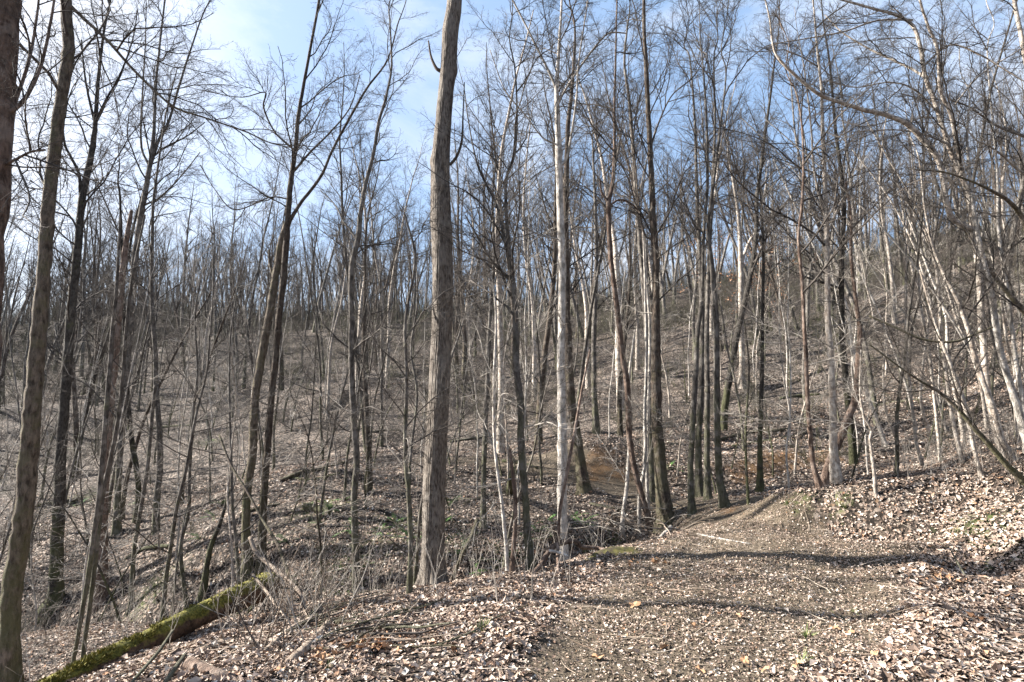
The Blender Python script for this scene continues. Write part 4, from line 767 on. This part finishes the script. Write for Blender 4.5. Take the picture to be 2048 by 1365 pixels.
# ------------------------------------------------------------------ the mossy log and dead wood
def px_stick(name, label, pts, mat='dead', sides=7, parent=None, cat='branch', group=None, cap=True, rough=.06):
    """pts: (u, v, width px, forward distance or None = on the ground, lift)"""
    P, Rr = [], []
    for q in pts:
        u, v, wd = q[:3]; Yq = q[3] if len(q) > 3 else None
        if Yq is None: p = hit(u, v).copy(); t = p[1]; p[2] += wd / 2 * t / F_PX * .7
        else:
            h_ = hit(u, v); Yq = min(Yq, h_[1] - wd / F_PX * h_[1] * .6); p, t = unproj(u, v, Yq)
        P.append(np.array(p)); Rr.append(wd / 2 * float(t) / F_PX * wc(u))
    Q, Rq = smooth_path(P, Rr, max(8, len(P) * 5))
    if cap: Q = np.concatenate([[Q[0]], Q, [Q[-1]]]); Q[0] -= (Q[2] - Q[1]) * .02; Q[-1] += (Q[-2] - Q[-3]) * .02; Rq = np.concatenate([[.0005], Rq, [.0005]])
    g = Q[len(Q) // 2].copy(); g[2] -= Rq.max()
    prof = 1 + rough * rng.normal(size=(len(Q), sides))
    m = MB(); m.tubes(Q - g, Rq, sides, prof=prof); o = link(name, m.mesh(name, M[mat]), parent); o.location = tuple(g)
    if label: tag(o, label, cat, group)
    return o, Q, Rq
# log
lp = [(70, 1392, 46, 4.15), (150, 1352, 50, 4.5), (220, 1318, 53, 4.8), (300, 1280, 52, 5.2), (380, 1240, 52, 5.7), (440, 1212, 54, 6.1), (490, 1190, 60, 6.5), (535, 1172, 66, 6.9)]
P, Rr = [], []
for u, v, wd, Yq in lp:
    p, t = unproj(u, v, Yq); r = wd / 2 * float(t) / F_PX * .84; P.append(p); Rr.append(r)
Q, Rq = smooth_path(P, Rr, 90); k = 40; th = np.arange(k) / k * 6.283; s_ = np.linspace(0, 12, 90)[:, None]
prof = 1 + .10 * vnoise(s_ * 1.2, np.cos(th)[None] * 2, 51) + .05 * vnoise(s_ * 4, th[None] * 4, 52) + .04 * rng.normal(size=(90, k)) * .5
Q = np.concatenate([[Q[0]], Q, [Q[-1]]]); Rq = np.concatenate([[.001], Rq, [.001]]); prof = np.concatenate([prof[:1], prof, prof[-1:]])
g = Q[46].copy(); g[2] -= .13
logroot = tag(empty('fallen_log', tuple(g)), 'fallen log thick with yellow green moss, lying across the lower left corner', 'log')
m = MB(); m.tubes(Q - g, Rq, k, prof=prof); link('log_trunk', m.mesh('log_trunk', M['log']), logroot)
# root plate end: torn roots at the upper end
for i in range(9):
    a = rng.uniform(0, 6.28); d = np.array([math.cos(a), .5 * rng.normal(), math.sin(a)]) + (Q[-2] - Q[-8]) * 1.2; d /= np.linalg.norm(d)
    st = Q[-3] - g; pts_ = [st]; 
    for j in range(5): d = d + rng.normal(0, .25, 3); d /= np.linalg.norm(d); pts_.append(pts_[-1] + d * rng.uniform(.05, .11))
    qq, rr = smooth_path(pts_, np.linspace(.035, .006, 6), 14); m = MB(); m.tubes(qq, rr, 6); link('root', m.mesh('root', M['dark']), logroot)
# moss cushions on the log (fine leafy relief)
n = 9000; ti = rng.uniform(2, 88, n); i0 = ti.astype(int); pp = Q[i0] * (1 - (ti - i0))[:, None] + Q[i0 + 1] * (ti - i0)[:, None]
T = Q[i0 + 1] - Q[i0]; T /= np.linalg.norm(T, axis=1, keepdims=True); up = np.array([0, 0, 1.0]) - T * T[:, 2:3]; up /= np.linalg.norm(up, axis=1, keepdims=True); sd = np.cross(T, up)
an = rng.normal(.15, .65, n); nr = up * np.cos(an)[:, None] + sd * np.sin(an)[:, None]
keep = (vnoise(ti * .35, an * 2.5, 61) + .5 * vnoise(ti * 1.2, an * 6, 62) > .05 + .4 * (ti > 46)) & (np.abs(an) < 1.25); pp, nr, T, i0 = pp[keep], nr[keep], T[keep], i0[keep]; n = len(pp)
c = pp + nr * (Rq[i0] * .98)[:, None] - g; tl = nr * rng.uniform(.012, .028, n)[:, None] + rng.normal(0, .008, (n, 3)); sd2 = rng.normal(size=(n, 3)); sd2 /= np.linalg.norm(sd2, axis=1, keepdims=True); sd2 *= .007
m = MB(); m.add(np.stack([c - sd2, c + sd2, c + tl], 1), t=np.arange(n * 3).reshape(-1, 3))
M['moss_tuft'] = simple('moss_tuft', [(0, (.04, .04, .01)), (.5, (.13, .115, .02)), (1, (.25, .22, .045))])
tag(link('moss', m.mesh('moss', M['moss_tuft'], smooth=False), logroot), 'yellow green moss', kind='stuff')

S_ = px_stick
S_('fallen_branch', 'long grey curved branch running up from the lower left to the stick heap', [(475, 1348, 15), (510, 1322, 15, 4.25), (545, 1290, 15, 4.4), (578, 1262, 14, 4.6), (605, 1247, 13, 4.75), (630, 1236, 12, 4.9)])
S_('fallen_branch', 'short stout rotten piece leaning in the orange leaves of the stick heap', [(585, 1330, 24), (610, 1300, 25, 4.45), (640, 1268, 20, 4.6), (662, 1240, 12, 4.7)], 'dead')
S_('fallen_branch', 'dark bent branch lying to the right from the stick heap', [(625, 1232, 10), (660, 1250, 12), (720, 1252, 12), (770, 1258, 12), (800, 1262, 13), (825, 1252, 10)], 'brown')
S_('fallen_branch', 'grey branch with a snapped white end sloping down right into the stick heap', [(500, 1075, 9, 6.4), (512, 1105, 9, 6.3), (545, 1135, 9, 6.1), (580, 1165, 9, 5.8), (598, 1185, 9, 5.6), (612, 1225, 8, 5.3), (640, 1265, 7)], 'dead')
S_('fallen_branch', 'slender brown branch arching from the leaning dark pair to the stick heap', [(438, 870, 4, 7.2), (462, 930, 5, 7.0), (495, 985, 5, 6.8), (525, 1040, 6, 6.6), (555, 1090, 7, 6.3), (578, 1150, 8, 6.0), (595, 1170, 8, 5.8)], 'brown')
S_('fallen_branch', 'thin grey branch falling from the log end towards the stick heap', [(505, 1150, 6, 6.3), (530, 1180, 6, 6.1), (555, 1215, 7, 5.8), (575, 1240, 6, 5.4), (590, 1275, 6)], 'dead')
S_('fallen_branch', 'straight grey stick leaning at the bottom edge below the mossy log', [(255, 1375, 8, 3.6), (290, 1335, 8, 3.9), (320, 1300, 8, 4.2), (345, 1262, 6, 4.5)], 'grey')
S_('fallen_branch', 'short grey pole end poking up at the bottom edge beside the straight stick', [(315, 1385, 12, 3.4), (345, 1345, 11, 3.6), (368, 1312, 10, 3.9)], 'grey')
S_('fallen_log', 'short thick weathered log piece at the bottom edge, lower left', [(378, 1338, 26), (400, 1348, 26), (430, 1356, 22), (470, 1362, 14)], 'red', cat='log', sides=12)
S_('fallen_branch', 'dark stick standing in the orange leaves right of the stick heap', [(742, 1312, 7), (735, 1280, 7, 4.7), (722, 1255, 6, 4.8), (708, 1232, 5, 4.9)], 'dark')
S_('fallen_branch', 'broken branch bent like an elbow in front of the white trunk', [(1045, 1190, 7), (1065, 1150, 9, 6.2), (1085, 1125, 10, 6.4), (1100, 1100, 11, 6.5), (1122, 1086, 12, 6.6), (1150, 1083, 10, 6.7), (1165, 1095, 9, 6.8), (1200, 1098, 7, 7.0), (1230, 1120, 6)], 'red')
S_('fallen_branch', 'short white snapped stick crossing the elbow bent branch', [(1098, 1102, 6, 6.4), (1118, 1106, 6, 6.4), (1138, 1114, 5, 6.4)], 'pale')
S_('sapling', 'thin bent dark vine like stem crossing in front of the white trunk', [(1117, 1165, 5), (1116, 1100, 7, 6.5), (1120, 1020, 7, 6.6), (1135, 940, 7, 6.6), (1150, 860, 6, 6.7), (1162, 790, 5, 6.8), (1180, 700, 4, 6.9)], 'red', cat='tree')
S_('fallen_branch', 'grey log stub lying against the foot of the stout brown tree', [(1318, 1082, 8), (1330, 1068, 10, 8.2), (1342, 1055, 10, 8.5)], 'pale')
S_('fallen_branch', 'long thin stick pointing from the brush pile toward the track', [(1262, 1105, 4), (1300, 1082, 5, 7.6), (1345, 1068, 4), (1400, 1062, 3)], 'dead')
S_('fallen_branch', 'pale stick lying along the near edge of the track bend', [(1395, 1070, 4), (1440, 1080, 5), (1500, 1090, 4)], 'pale')
S_('fallen_branch', 'pale crooked branch at the right edge of the track', [(1955, 1195, 6), (1985, 1188, 7), (2020, 1180, 8), (2060, 1172, 8)], 'pale')
S_('fallen_branch', 'curled weathered branch on the right side of the track', [(1790, 1148, 7), (1815, 1142, 9), (1850, 1138, 6), (1870, 1150, 5), (1885, 1165, 5)], 'dead')
S_('fallen_branch', 'dark rotten stick below the crooked pale branch at right', [(1885, 1215, 6), (1905, 1200, 9), (1930, 1195, 9), (1955, 1198, 7), (1985, 1188, 5)], 'dark')
S_('fallen_branch', 'thin forked twig propped against the right bank', [(1935, 1160, 4), (1915, 1125, 5, 5.6), (1900, 1098, 3, 5.7)], 'grey')
S_('fallen_branch', 'black twig lying in the leaves of the foreground right of centre', [(1655, 1218, 3), (1690, 1240, 4), (1705, 1265, 5), (1722, 1292, 6)], 'dark')
S_('fallen_branch', 'dark root like ridge of wood in the shade at the right edge', [(1950, 1150, 8), (1990, 1138, 10), (2020, 1130, 10), (2055, 1112, 10)], 'dark')
S_('fallen_log', 'long straight fallen log on the slope left of the big trunk', [(560, 965, 9), (600, 950, 9), (640, 942, 8), (690, 928, 7)], 'brown', cat='log')
S_('fallen_log', 'second thin log lying just under the long one on the slope', [(575, 955, 5), (620, 962, 5), (680, 948, 4)], 'dark', cat='log')
S_('fallen_log', 'dark leaning log rising from the gully right of the big trunk', [(905, 1160, 6), (925, 1110, 8, 8.4), (945, 1070, 10, 8.8), (955, 1040, 8, 9.0)], 'brown', cat='log')
S_('fallen_log', 'mossy rotten log in the shade at the foot of the far slope, left', [(75, 1015, 10), (120, 1008, 11), (165, 1000, 9)], 'green', cat='log')
S_('fallen_log', 'dark log lying on the slope above the cluster at the bend', [(1440, 882, 6), (1500, 868, 8), (1570, 862, 7), (1620, 850, 5)], 'brown', cat='log')
S_('fallen_log', 'second dark log parallel to and below the one above the cluster', [(1465, 895, 6), (1530, 885, 6), (1600, 872, 4)], 'dark', cat='log')
S_('hanging_branch', 'long sagging bare branch hanging across the right of the photo in front of the stems', [(1738, 632, 4, 7.5), (1790, 655, 5, 7.4), (1850, 680, 6, 7.3), (1910, 683, 6, 7.2), (1960, 665, 5, 7.2), (1985, 655, 5, 7.2)], 'brown')

for i, (u1, v1, u2, v2, wd, mt, lab) in enumerate([
    (610, 1018, 660, 1030, 15, 'dark', 'dark rotten log chunk in the ferny bank left of the slender wavy tree'), (730, 870, 800, 862, 5, 'brown', 'thin fallen log high on the slope left of the biggest trunk'),
    (900, 885, 990, 872, 5, 'grey', 'grey fallen log on the slope right of the biggest trunk'), (300, 860, 390, 852, 6, 'dark', 'dark fallen log on the far left slope'), (60, 905, 150, 900, 6, 'grey', 'grey fallen log on the far left slope behind the dark trunk'),
    (480, 1035, 560, 1010, 7, 'brown', 'brown fallen log behind the leaning dark pair'), (745, 1085, 815, 1100, 6, 'brown', 'brown fallen log beside the pale twin stem in the gully'), (1005, 925, 1075, 938, 7, 'dark', 'dark fallen log behind the curving grey tree'),
    (1560, 800, 1640, 790, 7, 'dark', 'dark fallen log on the steep slope above the track bend'), (1745, 815, 1850, 800, 6, 'grey', 'grey fallen log up the slope behind the bank stems'), (1180, 1010, 1290, 1030, 6, 'grey', 'grey pole lying across the dark gully'),
    (930, 1010, 1000, 985, 7, 'brown', 'brown fallen log behind the thin straight tree'), (345, 1095, 250, 1120, 9, 'dark', 'dark fallen log in the left hollow')]):
    S_('fallen_log', lab, [(u1, v1, wd), ((u1 + u2) / 2 + rng.normal(0, 4), (v1 + v2) / 2 + rng.normal(0, 3), wd * 1.05), (u2, v2, wd * .6)], mt, cat='log')
# stumps of dead wood in the gully
S_('stump', 'dark rotten stump between the thin stems right of the big trunk', [(1020, 990, 16), (1022, 960, 14, 10.6), (1026, 935, 8, 10.6)], 'dark', cat='stump', sides=12)
# brush pile by the white trunk
c0 = hit(1215, 1092); bp = tag(empty('brush_pile', tuple(c0)), 'tangled pile of grey dead branches and twigs at the gully edge beside the white trunk', 'brush pile')
for k in range(120):
    u = rng.uniform(1075, 1345); v = 1100 - (u - 1085) * .12 + rng.uniform(-38, 10); p = hit(u, v); a = rng.uniform(0, 6.28); l = rng.uniform(.4, 1.3); r = rng.uniform(.004, .013)
    d = np.array([math.cos(a), math.sin(a), rng.uniform(.0, .55)]); pts_ = [p + [0, 0, -.02] - d * l * .3]; pts_[0][2] = gz(pts_[0][0], pts_[0][1]) + .01
    for j in range(6): d = d + rng.normal(0, .22, 3) - [0, 0, .10]; d /= np.linalg.norm(d); q = pts_[-1] + d * l / 6; pts_.append(q)
    pts_ = np.array(pts_); zz = ground(pts_[:, 0], pts_[:, 1]); pts_[:, 2] = np.maximum(pts_[:, 2], zz + .01)
    qq, rr = smooth_path(pts_, np.linspace(r, r * .35, 7), 16); m = MB(); m.tubes(qq - c0, rr, 5)
    P2, R2, l2 = grow(qq[None], rr[None], 4, .2, 1, (.4, .9), l * .35, .6, 4, .2, 0, .002); m.tubes(P2 - c0, R2, 3)
    link('stick', m.mesh('stick', M[['twig_pale', 'twig', 'dead'][k % 3]]), bp)
c0 = hit(640, 1270); bp = tag(empty('stick_heap', tuple(c0)), 'heap of bare grey twigs and shoots standing in the leaves right of the mossy log', 'brush pile')
for k in range(80):
    u = rng.normal(585, 75); v = rng.uniform(1175, 1310); p = hit(u, v); l = rng.uniform(.35, .95); r = rng.uniform(.003, .007)
    d = np.array([rng.normal(0, .45), rng.normal(0, .3), 1.0]); d /= np.linalg.norm(d); pts_ = [p - [0, 0, .03]]
    for j in range(6): d = d + rng.normal(0, .13, 3); d /= np.linalg.norm(d); pts_.append(pts_[-1] + d * l / 6)
    qq, rr = smooth_path(pts_, np.linspace(r, r * .35, 7), 14); m = MB(); m.tubes(qq - c0, rr, 5)
    P2, R2, l2 = grow(qq[None], rr[None], 3, .3, 1, (.4, .8), l * .4, .6, 4, .15, .05, .0018); m.tubes(P2 - c0, R2, 3)
    link('stick', m.mesh('stick', M[['twig_pale', 'twig', 'dead'][k % 3]]), bp)

for k in range(40):
    u = rng.normal(650, 95); v = rng.normal(1272, 28); p = hit(u, v); a = rng.normal(.3, .7); l = rng.uniform(.35, 1.1); r = rng.uniform(.004, .013)
    pts_ = [p + [0, 0, .02]]; d = np.array([math.cos(a), math.sin(a), .0])
    for j in range(6): d = d + rng.normal(0, .2, 3) * [1, 1, .3]; d /= np.linalg.norm(d); pts_.append(pts_[-1] + d * l / 6)
    pts_ = np.array(pts_); pts_[:, 2] = ground(pts_[:, 0], pts_[:, 1]) + r + .015 + rng.uniform(0, .10) * np.linspace(0, 1, 7)
    qq, rr = smooth_path(pts_, np.linspace(r, r * .4, 7), 16); m = MB(); m.tubes(qq - c0, rr, 6)
    P2, R2, l2 = grow(qq[None], rr[None], 3, .2, 1, (.4, .9), l * .3, .6, 4, .2, 0, .002); m.tubes(P2 - c0, R2, 3)
    link('stick', m.mesh('stick', M[['brown', 'twig', 'dead', 'grey'][k % 4]]), bp)
# small dead shoots and twigs lying about: nobody could count these
m = MB(); n = 2600
y = np.sqrt(rng.uniform(2.4 ** 2, 11 ** 2, n)); x = rng.uniform(-1.05, 1.05, n) * y; a = rng.uniform(0, math.pi, n); a = np.where(rng.uniform(0, 1, n) < .5, rng.normal(.2, .3, n), a)
l = rng.uniform(.06, .42, n) ; npt = 5; P = np.zeros((n, npt, 3)); cx, cy, an = x.copy(), y.copy(), a.copy()
for j in range(npt):
    P[:, j, 0], P[:, j, 1] = cx, cy; an = an + rng.normal(0, .22, n); cx = cx + np.cos(an) * l / 4; cy = cy + np.sin(an) * l / 4
P[:, :, 2] = ground(P[:, :, 0], P[:, :, 1]) + .022 + rng.uniform(0, .02, (n, 1)); rd = rng.uniform(.0012, .0035, n)[:, None] * np.linspace(1, .5, npt)[None]
m.tubes(P, rd, 3)
M['litter_twig'] = simple('litter_twig', [(0, (.12, .08, .055)), (.4, (.30, .23, .17)), (1, (.55, .47, .38))])
tag(link('scattered_twigs', m.mesh('scattered_twigs', M['litter_twig'])), 'small dry twigs scattered over the leaves', 'twigs', kind='stuff')
m = MB(); n = 340; y = np.sqrt(rng.uniform(4.6 ** 2, 13 ** 2, n)); x = rng.uniform(-1.0, .35, n) * y; k = (road_w(x, y) < .02) & (x < 1.2); 
y2 = np.sqrt(rng.uniform(6.8 ** 2, 12 ** 2, 160)); x2 = rng.uniform(.66, 1.0, 160) * y2; x = np.concatenate([x[k], x2]); y = np.concatenate([y[k], y2]); n = len(x)
P = np.zeros((n, 2, 3)); P[:, :, 0] = x[:, None]; P[:, :, 1] = y[:, None]; P[:, :, 2] = ground(x, y)[:, None] + np.array([-.05, 0]); Rr = np.full((n, 2), .005)
P1, R1, l1 = grow(P, Rr, 2, .5, 1, (0, .45), .6, .8, 6, .12, .02, .0022, 0); m.tubes(P1, R1, 4)
P2, R2, l2 = grow(P1, R1, 3, .3, 1, (.4, 1), l1 * .35, .6, 4, .15, .02, .0016); m.tubes(P2, R2, 3)
tag(link('dead_shoots', m.mesh('dead_shoots', M['twig_pale'])), 'thin leafless shoots sticking up from the leaves of the bank', 'shoots', kind='stuff')

# ferns and grass
def blades(n, l, wd, spread, mat, arch=.5, name='fern'):
    m = MB()
    for k in range(n):
        a = rng.uniform(0, 6.28); el = rng.uniform(.5, 1.3) if spread < 1 else rng.uniform(.2, .9); d = np.array([math.cos(a) * math.cos(el), math.sin(a) * math.cos(el), math.sin(el)])
        sd = np.array([-math.sin(a), math.cos(a), 0]); P = [np.zeros(3)]; ll = l * rng.uniform(.6, 1.1)
        for j in range(4): d = d - [0, 0, arch * .3]; d /= np.linalg.norm(d); P.append(P[-1] + d * ll / 4)
        P = np.array(P)
        if spread < 1:
            ws = wd * np.array([.6, 1, .9, .6, .05]); V = np.stack([P - sd * ws[:, None], P + sd * ws[:, None]], 1).reshape(-1, 3)
            m.add(V, q=[(2 * j, 2 * j + 1, 2 * j + 3, 2 * j + 2) for j in range(4)])
        else:      # frond with leaflets either side
            Qf, _ = smooth_path(P, np.ones(5), 12)
            for j in range(1, 12):
                w_ = wd * math.sin(.3 + 2.6 * j / 12)
                t_ = (Qf[j] - Qf[j - 1]) * .75
                for sgn in (-1, 1):
                    tip = Qf[j] + sd * sgn * w_ + t_ * .6; m.add([Qf[j] - t_ * .5, tip, Qf[j] + t_ * .5], t=[(0, 1, 2)])
    return m.mesh(name, mat, smooth=False)
FE = [blades(9, .38, .06, 1.5, M['green_leaf'], .5) for _ in range(3)]
FERN = {}
fp = [(625, 1015), (660, 1020), (690, 1000), (640, 1050), (705, 1060), (760, 1065), (790, 1045), (820, 1075), (905, 1005), (890, 1045), (935, 1075), (1075, 1065), (1090, 1080), (1095, 1045), (1150, 1035), (1010, 1110), (925, 1100), (960, 1125), (420, 885),
      (430, 1035), (400, 1080), (445, 1010), (1340, 935), (1350, 940), (280, 1010), (160, 1010), (575, 1085), (730, 1135), (690, 1140), (1160, 1050), (985, 1145)]
for i, (u, v) in enumerate(fp):
    p = hit(u, v); o = link('fern', FE[i % 3]); q = rng.uniform(.6, 1.1); o.location = tuple(p); o.scale = (q, q, q); o.rotation_euler = (0, 0, rng.uniform(0, 6.28))
    FERN.setdefault('small green fern ' + near_lm(u, v), []).append((u, o)); tag(o, 'x', 'fern', 'green ferns on the banks')
for t_, L_ in FERN.items():
    for i, (u, o) in enumerate(sorted(L_, key=lambda q: q[0])): o['label'] = t_ if len(L_) == 1 else t_ + ', ' + ['first', 'second', 'third', 'fourth', 'fifth'][i] + ' from left'
GR = [blades(40, .12, .0022, .5, M['grass'], .35, 'grass_tuft') for _ in range(3)]
for i, (u, v, s, lab) in enumerate([(1612, 1280, 1.0, 'bright green grass tuft in the leaves at lower right of the track'), (1708, 1232, .6, 'small faint grass tuft just behind the bright one on the track'), (1605, 1330, .9, 'grass tuft nearest the bottom edge, below the bright one'),
                                    (965, 1268, 1.1, 'green grass tuft with dry stalks in the pale leaves below centre'), (655, 1345, .7, 'grass tuft beside the short stout rotten piece'), (1575, 1012, 1.2, 'grass tuft on the low mound at the left end of the right bank'),
                                    (1622, 1004, 1.2, 'grass tuft on the mound under the slim curved trunk'), (1690, 1018, 1.2, 'grass tuft on the bank below the crooked pale sapling'), (1915, 1070, 1.0, 'grass tuft on the right bank above the track edge')]):
    p = hit(u, v); o = link('grass_tuft', GR[i % 3]); o.location = tuple(p); o.scale = (s,) * 3; o.rotation_euler = (0, 0, i * 1.3); tag(o, lab, 'grass')
# dry stalks over the grass tuft below centre
for u, v, u2, v2 in [(968, 1262, 962, 1180), (976, 1262, 984, 1195), (985, 1265, 992, 1225), (950, 1270, 930, 1230)]:
    pass
# mossy mound behind the brush pile
c0 = hit(1225, 1112); m = MB(); k = 18; r_ = np.linspace(.02, 1, 7); a_ = np.arange(k) / k * 6.283
X = r_[:, None] * np.cos(a_) * .42; Yy = r_[:, None] * np.sin(a_) * .2; Z = .11 * (1 - r_[:, None] ** 2) * (1 + .25 * vnoise(X * 6, Yy * 6, 71)) - .03
gr_ = ground(X + c0[0], Yy + c0[1]) - c0[2]; V = np.stack([X, Yy, Z + gr_], -1).reshape(-1, 3)
i = np.arange(6)[:, None] * k + np.arange(k)[None]; j = np.arange(6)[:, None] * k + (np.arange(k)[None] + 1) % k
m.add(V, q=np.stack([i, j, j + k, i + k], -1).reshape(-1, 4)); o = link('mossy_mound', m.mesh('mossy_mound', M['moss'])); o.location = tuple(c0)
tag(o, 'low mound covered in yellow green moss beneath the brush pile', 'mound')
print('objects', len(bpy.data.objects), 'tris', sum(sum(len(p.vertices) - 2 for p in me.polygons) if len(me.polygons) < 2000 else int(len(me.loops) - 2 * len(me.polygons)) for me in bpy.data.meshes))
